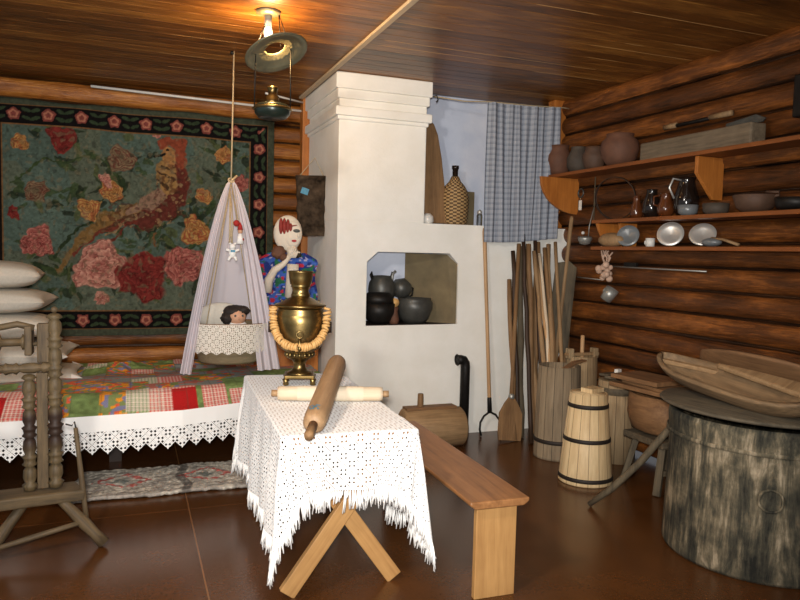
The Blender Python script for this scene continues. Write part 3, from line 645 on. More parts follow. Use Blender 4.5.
# pillows
def pillow(name, label, loc, lx, ly, lz, rz, tip=True, grp='pillows stacked at the head of the bed'):
    o = thing(name, label, 'pillow', loc, rz, grp)
    def pf(sg):
        def f(U, V):
            u = U*2-1; v = V*2-1; pin = 1-.10*(1-np.abs(u)**2)*np.abs(v)**3*0
            ex = 1-.14*(1-v*v)*0; x = u*lx/2*(1-.10*(1-np.abs(v)**2.0)*np.abs(u)**6); y = v*ly/2*(1-.10*(1-np.abs(u)**2.0)*np.abs(v)**6)
            h = ((1-np.abs(u)**2.2)*(1-np.abs(v)**2.2)); z = sg*lz/2*np.power(np.clip(h, 0, 1), .42)+lz/2+.006*(vn(x+loc[2], y, 14, 3)-.5)*h
            return x, y, z
        return f
    a = grid('pillow_case', 'pillow', 30, 24, pf(1), o); a.name = 'pillow_top'; c_ = grid('pillow_underside', 'pillow', 30, 24, pf(-1), o)
    if tip:
        for sy in (-1, 1): b = MB(); b.add([(lx/2+.004, sy*ly/2, lz/2), (lx/2-.075, sy*(ly/2-.005), lz/2+.034), (lx/2-.075, sy*(ly/2-.005), lz/2-.034), (lx/2-.06, sy*(ly/2-.09), lz/2)], [(0, 1, 2), (0, 3, 1), (0, 2, 3), (1, 3, 2)]); b.build('corner_tip', 'pillow_tip', o)
    return o
for i, (z_, x1, lx, lz, tp, lab) in enumerate([(.50, -.33, .80, .13, True, 'lowest pillow of the stack, grey-white with white corner, on the quilt'),
        (.64, -.39, .78, .17, True, 'second pillow up in the stack, white corner showing by the turned post'),
        (.82, -.50, .74, .19, False, 'middle grey-white pillow of the stack behind the spinning stand'),
        (1.005, -.53, .72, .18, False, 'second pillow from the top of the stack at the bed head'),
        (1.175, -.59, .68, .20, False, 'topmost pillow of the stack at the left of the carpet')]):
    pillow('pillow', lab, (x1-lx/2, 5.62+.02*i, z_), lx, .60, lz, .06*(-1)**i, tp)

# rag rug
def rugcol(U, V):
    x = U*1.05; y = V*.52; n = len(x); c = np.tile(np.array(lin((182, 174, 160))), (n, 1)); c = cmix(c, lin((140, 132, 124)), (vn(x, y*3, 16, 2) > .6)*.8)
    for q in (.28, .78):
        d = np.abs(np.abs(x-q)/.2+np.abs(y-.27)/.17-.75); c = cmix(c, lin((178, 100, 92)), (d < .13)*(vn(x, y, 30, 4) > .35)*1.); c = cmix(c, lin((96, 104, 100)), (np.abs(x-q)/.2+np.abs(y-.27)/.17 < .3)*.8)
    c = cmix(c, lin((66, 62, 60)), (np.abs(x-.62) < .03)*.7); return c*(.7+.6*vn(x, y, 70, 7))[:, None]
o = grid('rag_rug', 'vrug', 130, 70, lambda U, V: (-.32+1.07*U+.02*np.sin(V*9), 4.36+.53*V+.01*np.sin(U*12), .012+.012*vn(U*1.05, V*.5, 60, 3)), colr=rugcol, solid=.02)
tag(o, 'shaggy grey rag rug with pink pattern on floor before the bed', 'rug')

# ------------------------------------------------------------------ cradle
cr = thing('hanging_cradle', 'hanging bast cradle slung on a rope from the ceiling over the bed', 'cradle', (.655, 5.02, .70))
b = MB(); q = []
b.lathe([(.18, 0), (.215, .02), (.262, .26), (.268, .275), (.255, .275), (.205, .03), (0, .025)], 40, Matrix.Diagonal((1, .72, 1, 1)))
b.build('bast_basket', 'bast', cr)
b = MB(); b.torus((0, 0, .275), .268, .012, 48, 8); o = b.build('rim_hoop', 'brown_x', cr); o.scale = (1, .72, 1)
b = MB()
for a in (0, 90, 180, 270):
    an = math.radians(a+45); b.tube([(.245*math.cos(an), .175*math.sin(an), .28), (0.0, 0, 1.26)], .004, 6)
b.tube([(0, 0, 1.25), (.012, 0, ZC-.70)], .0055, 8); b.torus((0, 0, 1.275), .018, .008, 16, 6, (.9, .3, 0)); b.tube([(-.035, 0, 1.24), (.0, -.01, 1.27), (.04, 0, 1.31)], .008, 6)
b.build('rope', 'rope', cr)
MB().lathe([(.012, ZC-.70-.02), (.012, ZC-.70)], 10).build('ceiling_hook', 'iron', cr)
# canopy: back half of a cone + two front drapes
cn = thing('cradle_canopy', 'sheer lilac-white canopy cloth gathered at rope knot over the cradle', 'canopy', (.655, 5.02, .70))
def conef(a0, a1, zb, rb, fold, front=0):
    def f(U, V):
        a = a0+(a1-a0)*U; t = 1-V
        r = .012+(rb-.012)*np.power(t, .74); r = r*(1+fold*np.sin(U*26)*t**.5)
        z = 1.27-(1.27-zb)*t
        return r*np.cos(a), r*.80*np.sin(a), z
    return f
grid('canopy_back', 'muslin', 90, 40, conef(math.radians(10), math.radians(170), .05, .315, .02), cn)
def drape(sx, wtop, wbot, zb, x_in, x_out, yb):
    def f(U, V):
        t = 1-V; xo = .016+(x_out-.016)*t**.72; xi = .002+(x_in-.002)*t**.80
        lowt = np.clip((t-.8)/.2, 0, 1); xi = xi+(x_out-x_in)*.0*lowt
        x = sx*(xi+(xo-xi)*U); y = -.01+yb*t**.8*(1-.3*U)+.016*np.sin(U*wbot+t*2)*t**.6; return x, y, 1.27-(1.27-zb)*t
    return f
grid('left_drape', 'muslin', 40, 50, drape(-1, 0, 13, -.05, .275, .345, -.17), cn)
grid('right_drape', 'muslin', 50, 50, drape(1, 0, 17, -.04, .17, .335, -.17), cn)
# lace strip across the front
def lf(U, V):
    a = math.radians(180)+math.radians(180)*U; drop = .185+.02*tri(U*11); return .275*np.cos(a), .275*.76*np.sin(a)-.012, .285-drop*(1-V)
o = grid('cradle_lace', 'lace_cradle', 160, 8, lf, uv=lambda U, V: (U*.82, V*.18), loc=(.655, 5.02, .70)); tag(o, 'cream crocheted lace strip draped over the cradle rim', 'lace')
# baby doll
d = thing('baby_doll', 'dark-haired baby doll tucked in the cradle', 'doll', (.70, 4.99, 1.005))
MB().ball((0, 0, .02), (.062, .058, .062)).build('head', 'skin', d)
b = MB(); b.ball((-.01, .018, .045), (.085, .06, .056), jit=.10); b.ball((-.07, 0, .01), (.045, .045, .04), jit=.15); b.ball((.04, .0, .065), (.05, .05, .03), jit=.15); b.build('hair', 'hair', d)
for ex in (-.02, .03): MB().ball((ex, -.054, .03), .008, 8, 6).build('eye', 'eye', d)
b = MB(); b.ball((.005, -.06, .012), (.008, .01, .01), 8, 6); b.build('nose', 'skin', d)
b = MB(); b.ball((0, .02, -.09), (.09, .08, .09)); b.build('blanket', 'white_cloth', d)
o = thing('cradle_pillow', 'beige flat pillow behind the doll in the cradle', 'pillow', (.60, 5.10, .96))
MB().ball((0, 0, .06), (.17, .05, .10), rot=(.2, 0, 0)).build('pillow_case', 'pillow', o)
# toys hanging
t1 = thing('toy_bear', 'small white toy bear hanging on a string inside the canopy', 'toy', (.65, 4.88, 1.44))
b = MB(); b.ball((0, 0, .03), (.024, .018, .032)); b.ball((0, 0, .075), .02)
for s_ in (-1, 1):
    b.tube([(s_*.015, 0, .045), (s_*.045, -.005, .055)], .009); b.tube([(s_*.012, 0, .01), (s_*.028, 0, -.02)], .010); b.ball((s_*.016, 0, .095), .008, 8, 6)
b.build('bear_body', 'white_cloth', t1); MB().box((0, -.017, .045), (.03, .01, .015)).build('scarf', 'blue', t1)
b = MB(); b.tube([(0, 0, .09), (.005, .10, .50)], .002, 5); b.build('string', 'rope', t1)
t2 = thing('toy_figure', 'small red-capped toy figure hanging above the white bear', 'toy', (.70, 4.88, 1.575))
MB().lathe([(.026, -.04), (.02, 0), (.012, .03)], 12).build('toy_dress', 'white_cloth', t2); MB().ball((0, 0, .045), .017).build('toy_head', 'skin', t2)
MB().lathe([(.02, .055), (.012, .085), (0, .11)], 12).build('cap', 'red', t2); b = MB(); b.ball((-.025, 0, .1), .022); b.ball((.015, -.004, -.01), .012, 8, 6); b.build('pompon', 'red', t2)
b = MB(); b.tube([(0, 0, .1), (-.03, .10, .37)], .002, 5); b.build('string', 'rope', t2)
t3 = thing('toy_tassel', 'bundle of straw-coloured string hanging beside the red toy', 'tassel', (.64, 4.89, 1.56))
b = MB()
for i in range(5): b.tube([(0, .08, .35), (random.uniform(-.015, .015), 0, .1), (random.uniform(-.02, .02), 0, -.02)], .004, 5)
b.build('strands', 'rope', t3)

# ------------------------------------------------------------------ painted woman and the chest beneath, pouch
o = thing('wooden_chest', 'honey-coloured wooden chest behind the samovar carrying the woman figure', 'chest', (1.19, 5.72, .50))
MB().bb(-.22, .24, -.2, .2, .0, .52).build('chest_body', 'pine_or', o, bevel=.01); MB().bb(-.24, .26, -.22, .22, .52, .56).build('chest_lid', 'pine_or', o, bevel=.008)
wm = thing('painted_woman_figure', 'painted cut-out figure of a woman in white headscarf and blue floral dress', 'figure', (1.185, 5.62, 1.06), math.radians(-12))
outl = [(-.22, 0), (.23, 0), (.25, .18), (.24, .36), (.17, .41), (.05, .42), (-.06, .40), (-.16, .44), (-.22, .40), (-.23, .2)]
def dresscol(U, V):
    x = U; z = V; c = np.tile(np.array(lin((36, 52, 118))), (len(x), 1)); c = cmix(c, lin((60, 92, 170)), (vn(x, z, 14, 2) > .55)*1.); c = cmix(c, lin((170, 164, 190)), (vn(x, z, 20, 5) > .78)*1.)
    c = cmix(c, lin((170, 44, 60)), (vn(x, z, 12, 9) > .74)*1.); c = cmix(c, lin((40, 96, 70)), (vn(x, z, 16, 12) > .78)*1.); return c
def df(sg):
    def f(U, V):
        z = V*.42; hw = .235+.012*np.sin(V*9); top = sst(V, .78, 1.0); hw = hw*(1-.35*top**2)
        x = (U*2-1)*hw; y = sg*.045*np.sqrt(np.clip(1-(U*2-1)**2, 0, 1))*(.6+.4*np.cos(V*1.4))+.006*np.sin(x*60)*sg; return x, y, z
    return f
grid('dress', 'vfloral', 60, 60, df(-1), wm, colr=dresscol); grid('dress_back', 'vfloral', 30, 30, df(1), wm, colr=dresscol)
b = MB(); b.ball((.0, -.02, .575), (.115, .05, .145)); b.tube([(.03, -.02, .46), (.04, -.03, .40)], .045); b.build('headscarf', 'chalk', wm)
b = MB(); b.ball((.035, -.048, .57), (.078, .03, .105)); b.build('face', 'chalk', wm)
b = MB()
for dx, h in ((-.055, .13), (-.028, .13), (.0, .12), (.022, .08)): b.ball((dx+.0, -.066, .63-(.13-h)*.3), (.017, .014, h*.5), 12, 8)
b.build('hair', 'redhair', wm)
b = MB(); b.ball((.068, -.076, .595), (.028, .008, .014), 12, 8); b.build('eye', 'eye', wm)
b = MB(); b.ball((.045, -.079, .635), (.03, .004, .005), 12, 8, (0, -.2, 0)); b.build('eyebrow', 'redhair', wm)
b = MB(); b.ball((.05, -.078, .515), (.020, .006, .010), 12, 8); b.build('lips', 'lips', wm)
b = MB(); b.ball((.085, -.075, .56), (.012, .012, .022), 10, 8); b.build('nose', 'chalk', wm)
b = MB(); b.tube([(-.15, -.06, .10), (-.145, -.07, .2), (-.10, -.08, .28), (-.03, -.08, .33), (.02, -.08, .40)], [.03, .035, .03, .022, .02], 12); b.tube([(.02, -.07, .06), (.04, -.08, .2), (.045, -.08, .33)], [.04, .05, .045], 12)
for i in range(4): b.tube([(.02+.012*i, -.085, .38), (.035+.015*i, -.09, .42), (.05+.016*i, -.088, .455-.01*i)], .0075, 6)
b.build('arms', 'chalk', wm)
b = MB(); b.ball((-.07, -.07, .42), (.055, .03, .05), jit=.15); b.ball((-.03, -.075, .38), (.035, .03, .03), jit=.15); o = b.build('flower', 'clay', wm)
b = MB(); b.ball((.08, -.07, .41), (.03, .025, .03), jit=.2); b.build('brooch', 'felt', wm)
# pouch on the stove's left side
po = thing('hanging_pouch', 'dark shaggy pouch hanging on a cord from the stove side', 'pouch', (1.375, 5.64, 1.62), math.radians(-25))
def pf_(sg):
    def f(U, V):
        x = (U*2-1)*(.125-.012*np.sin(V*PI)+.01*(vn(V, U*0, 9, 3)-.5)*2); y = sg*.04*np.sqrt(np.clip(1-(U*2-1)**4, 0, 1))*(.5+np.sin(V*PI)*.6)+.006*sg*(vn(x, V, 30, 8)); return x, y, V*.49+.0*x
    return f
grid('pouch_front', 'felt', 30, 40, pf_(-1), po); grid('pouch_back', 'felt', 30, 40, pf_(1), po)
b = MB(); b.tube([(-.11, 0, .47), (.02, .04, .64), (.11, 0, .47)], .004, 6); b.build('cord', 'rope', po)
MB().box((-.04, -.048, .36), (.06, .012, .05), (0, .3, 0)).build('patch', 'blue', po)

# ------------------------------------------------------------------ kerosene lamp
lp = thing('ceiling_bulb', 'glowing small bulb in a socket on the boarded ceiling', 'lamp', (.735, 4.10, ZC))
MB().lathe([(.07, 0), (.07, -.012), (.03, -.022), (.0, -.022)], 24).build('ceiling_plate', 'reflector', lp)
MB().lathe([(.022, -.02), (.022, -.09), (.0, -.09)], 16).build('socket', 'enamel_grey', lp)
MB().ball((0, 0, -.118), (.024, .024, .034)).build('glass_bulb', 'bulb', lp)
kl = thing('kerosene_lamp', 'old hanging kerosene lamp with wide round metal reflector', 'lamp', (.765, 4.10, 2.25))
b = MB(); prof = [(.058, .012), (.062, 0), (.10, -.004), (.105, -.012), (.14, -.012), (.145, -.02), (.18, -.03), (.185, -.024), (.18, -.022), (.145, -.012), (.14, -.004), (.105, -.004), (.10, .004), (.058, .016)]
b.lathe(prof, 48, cap=False); rf = b.build('reflector', 'reflector', kl, (.01, -.01, .395), (math.radians(-21), math.radians(-15), 0))
MB().lathe([(.05, 0), (.08, .008), (.10, .03), (.105, .06), (.1, .075), (.085, .085), (.03, .095), (0, .095)], 36).build('oil_tank', 'lampgreen', kl)
MB().lathe([(.108, .052), (.115, .058), (.108, .066)], 36).build('tank_ring', 'brass', kl)
MB().lathe([(.04, .09), (.045, .10), (.035, .11), (.038, .13), (.025, .14), (.028, .17), (.032, .175), (.03, .185), (0, .185)], 24).build('burner', 'brass', kl)
b = MB(); b.tube([(-.104, 0, .06), (-.10, -.01, .40)], .0035, 6); b.tube([(.104, 0, .06), (.10, -.01, .40)], .0035, 6)
b.tube([(-.02, 0, .60), (-.04, .03, .42)], .003, 6); b.tube([(.03, 0, .60), (.045, .01, .42)], .003, 6); b.tube([(-.10, -.01, .40), (-.02, 0, .60)], .003, 6); b.tube([(.1, -.01, .4), (.03, 0, .60)], .003, 6)
b.build('hanger_wire', 'iron', kl)

# ------------------------------------------------------------------ table with cloth
TX0, TX1, TY0, TY1, TZ = .605, 1.165, 2.80, 4.20, .735
tb = thing('trestle_table', 'pine trestle table with crossed legs under the lace cloth', 'table', (.905, 3.5, 0), math.radians(-2.6))
MB().bb(-.28, .28, -.70, .70, .705, .73).build('tabletop', 'pine_y', tb, bevel=.004)
for yy, nm in ((-.585, 0), (.45, 1)):
    for s_ in (-1, 1):
        x0, z0, x1, z1 = s_*.25, .015, -s_*.24, .70; ln = math.hypot(x1-x0, z1-z0); an = math.atan2(x1-x0, z1-z0)
        b = MB(); b.box((0, 0, 0), (.075, .034, ln)); b.build('leg', 'pine', tb, ((x0+x1)/2, yy+s_*.018, (z0+z1)/2), (0, an, 0), bevel=.004)
MB().bb(-.02, .02, -.6, .48, .33, .37).build('stretcher', 'pine_y', tb, bevel=.003)
MB().bb(-.24, .24, -.60, -.56, .66, .705).build('rail', 'pine_x', tb); MB().bb(-.24, .24, .44, .48, .66, .705).build('rail', 'pine_x', tb)
# cloth: flat (a,b) plane wrapped over edges
HX, HY = (TX1-TX0)/2+.006, (TY1-TY0)/2+.006; SS, SF = .47, .245
def clothf(U, V):
    a = (U*2-1)*(HX+SS); b_ = (V*2-1)*(HY+SF)
    da = np.maximum(np.abs(a)-HX, 0); db = np.maximum(np.abs(b_)-HY, 0); sa = np.sign(a); sb = np.sign(b_)
    r = np.hypot(da, db)+1e-9; phi = np.arctan2(db, da)
    ph0 = math.atan2(SF, SS); tt = np.where(phi < ph0, phi/ph0, 1-(phi-ph0)/(PI/2-ph0)); cor = np.clip(tt, 0, 1)*((da > 0)&(db > 0))
    cor = cor*cor*(3-2*cor)
    wave = (np.sin(b_*24+1)*.6+np.sin(b_*11+2)*.6)*(da > 0)*(db <= 0)+np.sin(a*30)*.4*(db > 0)*(da <= 0)
    off = .014+.03*r+.028*wave*np.minimum(r*4, 1)*1.0+0*r+.01*np.sin(phi*14)*np.minimum(r*5, 1)*(cor > 0)
    off = np.minimum(off, r)
    off2 = np.where(b_ > 0, .04, .17)*r*cor; fa, fb = math.cos(math.radians(58)), math.sin(math.radians(58))
    px = np.minimum(np.abs(a), HX)*sa+sa*(np.cos(phi)*off+fa*off2)*(da > 0); py = np.minimum(np.abs(b_), HY)*sb+sb*(np.sin(phi)*off+fb*off2)*(db > 0); off = np.minimum(np.hypot(off, off2), r)
    inw = .10*(db/SF)*np.where(da > 0, np.sin(phi), sst(np.abs(a), HX-.20, HX))*(b_ < 0)
    px = px-sa*inw+sa*.06*r*cor; py = py-.25*inw*(b_ < 0)
    pz = np.where(r > 1e-6, -np.sqrt(np.maximum(r*r-off*off, 0)), 0)
    return px, py, pz+.004+.0015*np.sin(a*20)*np.cos(b_*17)
tc_ = thing('lace_tablecloth', 'white crocheted lace tablecloth with fringe draped over the table', 'tablecloth', ((TX0+TX1)/2+.02, 3.5, TZ), math.radians(-2.6))
grid('cloth', 'lace', 170, 220, clothf, tc_, uv=lambda U, V: ((U*2-1)*(HX+SS), (V*2-1)*(HY+SF)))
b = MB()
per = [(u, 0) for u in np.linspace(0, 1, 150)]+[(u, 1) for u in np.linspace(0, 1, 60)]+[(0, v) for v in np.linspace(0, 1, 190)]+[(1, v) for v in np.linspace(0, 1, 190)]
PX, PY, PZ = clothf(np.array([p[0] for p in per], float), np.array([p[1] for p in per], float))
rd = random.Random(3)
for x_, y_, z_ in zip(PX, PY, PZ):
    l_ = rd.uniform(.04, .095) if TZ+z_ > .12 else .03
    for q in range(2):
        dx, dy = rd.uniform(-.012, .012), rd.uniform(-.012, .012)
        b.tube([(x_, y_, z_+.003), (x_+dx*.4+rd.uniform(-.004, .004), y_+dy*.4, z_-l_*.5), (x_+dx, y_+dy, z_-l_*rd.uniform(.8, 1.1))], [.0028, .0036, .0024], 4)
o = b.build('fringe', 'thread', tc_); o['kind'] = 'stuff'

# samovar
sv = thing('samovar', 'tarnished brass samovar standing on the lace tablecloth', 'samovar', (.900, 3.90, TZ+.01), math.radians(-13.3))
b = MB(); b.box((0, 0, .045), (.17, .17, .02)); b.build('base_plate', 'brass', sv, bevel=.006)
for sx_ in (-1, 1):
    for sy_ in (-1, 1): MB().lathe([(.012, 0), (.018, .006), (.014, .02), (.02, .036)], 14, Matrix.Translation((sx_*.075, sy_*.075, 0))).build('foot', 'brass', sv)
MB().lathe([(.075, .052), (.07, .065), (.045, .075), (.036, .09), (.034, .115), (.045, .135), (.065, .145)], 36).build('stem', 'brass', sv)
MB().lathe([(.06, .14), (.078, .15), (.082, .165), (.078, .18), (.092, .19), (.114, .203), (.126, .228), (.133, .28), (.136, .35), (.137, .39), (.130, .40), (.134, .41), (.125, .42), (.128, .425), (.12, .43)], 48).build('boiler', 'brass', sv)
b = MB(); b.lathe([(.12, .43), (.142, .437), (.146, .445), (.140, .452), (.11, .462), (.08, .480), (.055, .492), (.05, .50)], 48); b.build('shoulder', 'brass', sv)
MB().lathe([(.05, .495), (.056, .50), (.050, .512), (.046, .53), (.052, .548), (.058, .552), (.052, .558), (.060, .566), (.066, .60), (.070, .632), (.073, .638), (.066, .64), (.055, .60), (0, .59)], 40).build('crown', 'brass', sv)
b = MB()
for i in range(16):
    a = 2*PI*i/16; b.ball((.076*math.cos(a), .076*math.sin(a), .166), (.012, .012, .016), 8, 6)
b.build('gadroon_ring', 'brass', sv)
for s_ in (-1, 1):
    h = MB(); h.tube([(s_*.120, 0, .36), (s_*.155, 0, .375), (s_*.165, 0, .34), (s_*.158, 0, .29), (s_*.12, 0, .28)], .007, 8).build('handle', 'brass', sv)
    MB().tube([(s_*.166, 0, .35), (s_*.166, 0, .29)], .013, 12).build('handle_grip', 'darkwood', sv)
b = MB(); b.tube([(0, -.12, .24), (0, -.16, .235), (0, -.19, .215)], [.014, .012, .010], 12); b.tube([(0, -.165, .20), (0, -.165, .275)], .009, 10); b.torus((0, -.165, .295), .018, .005, 16, 6, (PI/2, 0, 0)); b.build('tap', 'brass', sv)
MB().tube([(-.105, .03, .45), (-.105, .03, .475)], .004, 6).build('lid_pin', 'brass', sv); MB().tube([(.105, .03, .45), (.105, .03, .475)], .004, 6).build('lid_pin', 'brass', sv)
# bread ring garland
gl = thing('bread_ring_garland', 'garland of dry bread rings hung round the front of the samovar', 'garland', (.900, 3.90, TZ+.01), math.radians(-13.3))
NR = 46
def gpt(t):
    x = math.sin((t-.5)*PI*1.04)*.150; z = .430-.205*(1-abs(2*t-1)**2.4); y = -math.sqrt(max(.160**2-x*x*.95, .0004)); return Vector((x, y, z))
ring0 = MB().torus((0, 0, 0), .0165, .0075, 18, 8)
r0 = None
for i in range(NR):
    t = i/(NR-1); p = gpt(t); d_ = (gpt(min(t+.01, 1))-gpt(max(t-.01, 0))).normalized(); d_ = (d_+Vector((rd.uniform(-.3, .3), rd.uniform(-.3, .3), rd.uniform(-.3, .3)))).normalized()
    if r0 is None: r_ = r0 = ring0.build('bread_ring', 'bread', gl)
    else: r_ = r0.copy(); C.objects.link(r_); r_.parent = gl
    r_.location = p; r_.rotation_euler = d_.to_track_quat('Z', 'Y').to_euler(); q = rd.uniform(.88, 1.1); r_.scale = (q, q, q)
MB().tube([gpt(i/40) for i in range(41)], .002, 5).build('string', 'rope', gl)

# rolling pins
rp = thing('rolling_pin', 'pale thick rolling pin wrapped in cloth, lying across the table', 'rolling pin')
ln = aim(rp, (.69, 3.47, TZ+.045), (1.20, 3.32, TZ+.045))
MB().lathe([(.0, 0), (.033, .002), (.036, .02), (.036, ln-.02), (.033, ln-.002), (0, ln)], 28).build('roller', 'roller_pale', rp)
MB().lathe([(.017, -.03), (.017, .003)], 14).build('handle', 'roller', rp); MB().lathe([(.017, ln-.003), (.017, ln+.03)], 14).build('handle', 'roller', rp)
MB().lathe([(.038, .10), (.0385, .11), (.0385, ln-.12), (.038, ln-.10)], 28, cap=False).build('wrap', 'cream', rp)
rp = thing('rolling_pin', 'large brown rolling pin with blue mark propped over the pale one', 'rolling pin')
ln = aim(rp, (.655, 2.665, TZ+.030), (1.045, 3.62, TZ+.168))
MB().lathe([(.0, .13), (.030, .132), (.046, .15), (.050, .22), (.050, ln-.06), (.044, ln-.012), (.03, ln), (0, ln)], 32).build('roller', 'roller', rp)
MB().lathe([(0, 0), (.018, .004), (.021, .02), (.019, .14)], 18).build('handle', 'brown_z', rp)
b = MB()
for q in range(8):
    a = math.radians(-80+q*7.5)
for (aa, bb) in ((.185, .20), (.205, .222), (.226, .236)):
    for q in range(5):
        if (q+int(aa*100)) % 3: 
            a = math.radians(-130+q*11); a2 = math.radians(-130+q*11+10)
            b.add([(.051*math.cos(a), .051*math.sin(a), aa), (.051*math.cos(a2), .051*math.sin(a2), aa), (.051*math.cos(a2), .051*math.sin(a2), bb), (.051*math.cos(a), .051*math.sin(a), bb)], [(0, 1, 2, 3)])
b.build('blue_mark', 'blue', rp)

# ------------------------------------------------------------------ bench
bn = thing('wooden_bench', 'varnished pine bench standing beside the lace-covered table', 'bench', (1.51, 3.30, 0), math.radians(-1.8))
b = MB(); P = [(-.142, .448), (-.142, .432), (-.115, .413), (.115, .413), (.142, .432), (.142, .448)]; b.add([(x_, -.71, z_) for x_, z_ in P]+[(x_, .72, z_) for x_, z_ in P], [tuple(range(6)), tuple(range(11, 5, -1))]+[(i, (i+1) % 6, (i+1) % 6+6, i+6) for i in range(6)])
b.build('seat', 'pine_y', bn, bevel=.006)
MB().bb(-.095, .10, -.675, -.645, 0, .415).build('leg', 'pine', bn, bevel=.003)
MB().bb(-.095, .10, .60, .63, 0, .415).build('leg', 'pine', bn, bevel=.003)

# ------------------------------------------------------------------ spinning stand at left
sw = thing('spinning_stand', 'old turned-wood spinning wheel stand at the left edge', 'spinning wheel', (-.45, 3.75, 0))
def turned(L_, base_r, n=5, seed=1):
    r = random.Random(seed); pr = [(0, 0), (base_r, .003)]; z = .003
    for i in range(n):
        h = (L_-.01)/n; pr += [(base_r, z+h*.1), (base_r*1.25, z+h*.18), (base_r*.75, z+h*.25), (base_r*1.1, z+h*.45), (base_r*1.0, z+h*.7), (base_r*.65, z+h*.82), (base_r*1.2, z+h*.9), (base_r*.9, z+h*.99)]; z += h
    pr += [(base_r*.6, L_-.004), (0, L_)]; return MB().lathe(pr, 24)
kb = wood('charred_turning', (34, 26, 16), (112, 94, 64), 'z', 1.4, .6, 8, .3, knots=False)
nt = kb.node_tree; bs_ = nt.nodes['Principled BSDF']; src = bs_.inputs['Base Color'].links[0].from_socket
tcn = nt.nodes.new('ShaderNodeTexCoord'); sxn = nt.nodes.new('ShaderNodeSeparateXYZ'); nt.links.new(tcn.outputs['Object'], sxn.inputs[0])
rpn = nt.nodes.new('ShaderNodeValToRGB'); e = rpn.color_ramp.elements; e[0].position = .18; e[0].color = (0, 0, 0, 1); e[1].position = .24; e[1].color = (1, 1, 1, 1); e2 = e.new(.36); e2.color = (1, 1, 1, 1); e3 = e.new(.40); e3.color = (0, 0, 0, 1)
nt.links.new(sxn.outputs[2], rpn.inputs[0]); mx = nt.nodes.new('ShaderNodeMix'); mx.data_type = 'RGBA'; nt.links.new(rpn.outputs[0], mx.inputs[0]); nt.links.new(src, mx.inputs[6]); mx.inputs[7].default_value = rgba((44, 28, 18)); nt.links.new(mx.outputs[2], bs_.inputs['Base Color'])
M['char'] = kb
turned(.57, .028, 4).build('post', 'char', sw, (-.005, -.02, .31))
turned(.86, .031, 6, 3).build('post', 'char', sw, (.105, .0, .31))
MB().ball((.105, 0, 1.185), .016).build('finial', 'stand_z', sw)
MB().bb(.025, .075, -.012, .012, .31, .88).build('slat', 'stand_z', sw, bevel=.004)
b = turned(.50, .024, 3, 5); b.build('rail', 'stand_z', sw, (.09, 0, .905), (0, math.radians(-91), 0))
b = MB(); b.lathe([(0, 0), (.035, .002), (.038, .012), (.02, .02), (.018, .10), (.04, .108), (.04, .12), (0, .122)], 24); b.build('bobbin', 'stand_z', sw, (-.02, 0, 1.03), (0, math.radians(-90), 0))
MB().bb(-.02, .012, -.05, .05, .97, 1.11).build('maiden', 'stand_z', sw, bevel=.006); MB().bb(-.17, -.14, -.04, .04, .92, 1.10).build('maiden', 'stand_z', sw, bevel=.006)
MB().bb(.03, .085, -.02, .02, .93, 1.12).build('maiden', 'stand_z', sw, bevel=.006)
b = MB(); b.tube([(.09, 0, 1.02), (-.10, 0, 1.02), (-.30, 0, 1.0)], .010, 10); b.tube([(.02, -.03, 1.10), (-.05, -.03, 1.12), (-.20, -.03, 1.09)], .016, 10); b.build('spindle', 'stand_x', sw)
MB().box((0, 0, 0), (.60, .17, .055)).build('base_block', 'stand_x', sw, (-.07, -.05, .285), (0, math.radians(4), math.radians(20)), bevel=.01)
def leg(p, q, r0, r1, nm='leg', mat='stand_z'):
    o = MB(); p = Vector(p); q = Vector(q); l_ = (q-p).length
    o.lathe([(0, 0), (r0, .002), (r0*.85, l_*.2), (r0*1.0, l_*.4), (r1*1.1, l_*.7), (r1, l_-.002), (0, l_)], 16)
    ob = o.build(nm, mat, sw, p, (q-p).to_track_quat('Z', 'Y').to_euler()); return ob
leg((.325, -.05, .018), (.10, -.03, .29), .030, .022); leg((-.20, -.12, .018), (-.02, -.06, .27), .028, .022); leg((-.30, .25, .018), (-.15, .0, .27), .028, .022); leg((-.42, -.22, .018), (-.28, -.12, .25), .028, .022)
leg((-.17, -.12, .07), (.24, -.05, .14), .014, .012, 'stretcher'); leg((.245, -.02, .12), (.195, .0, .60), .014, .010, 'distaff_stick')
b = MB(); b.tube([(.15, 0, .62), (.18, 0, .61), (.19, 0, .63), (.20, 0, .58)], .004, 6); b.build('wire_hook', 'iron', sw)

# ------------------------------------------------------------------ by the stove front
dr = thing('wooden_drum', 'horizontal hollowed wooden log with peg handle behind the bench', 'log', (1.93, 4.90, .16))
MB().lathe([(0, 0), (.13, .003), (.152, .02), (.155, .25), (.15, .48), (.135, .497), (0, .50)], 32, wob=.02).build('log_body', 'drum', dr, None, (0, math.radians(90), math.radians(-3)))
MB().bb(0.02, .44, -.05, .05, .145, .165).build('lid_slat', 'brown_x', dr, bevel=.004)
MB().lathe([(.020, .155), (.024, .17), (.022, .26), (.02, .265), (0, .265)], 16, Matrix.Translation((.15, 0, 0))).build('peg', 'brown_z', dr)
pp = thing('samovar_pipe', 'black iron elbow pipe standing against the stove front', 'pipe', (2.565, 5.12, 0))
MB().tube([(0, 0, 0), (0, 0, .58), (-.004, 0, .61), (-.02, 0, .635), (-.045, 0, .64), (-.075, 0, .64)], .040, 20).build('pipe_body', 'iron', pp)
MB().torus((-.075, 0, .64), .042, .006, 24, 6, (0, PI/2, 0)).build('rim', 'iron', pp)
of = thing('oven_fork', 'long wooden-handled iron oven fork leaning on the white stove', 'oven fork')
ln = aim(of, (2.795, 5.08, .03), (2.725, 5.17, 1.72))
MB().lathe([(.012, .22), (.016, .3), (.015, 1.0), (.017, ln-.03), (.012, ln)], 14).build('handle', 'handle', of)
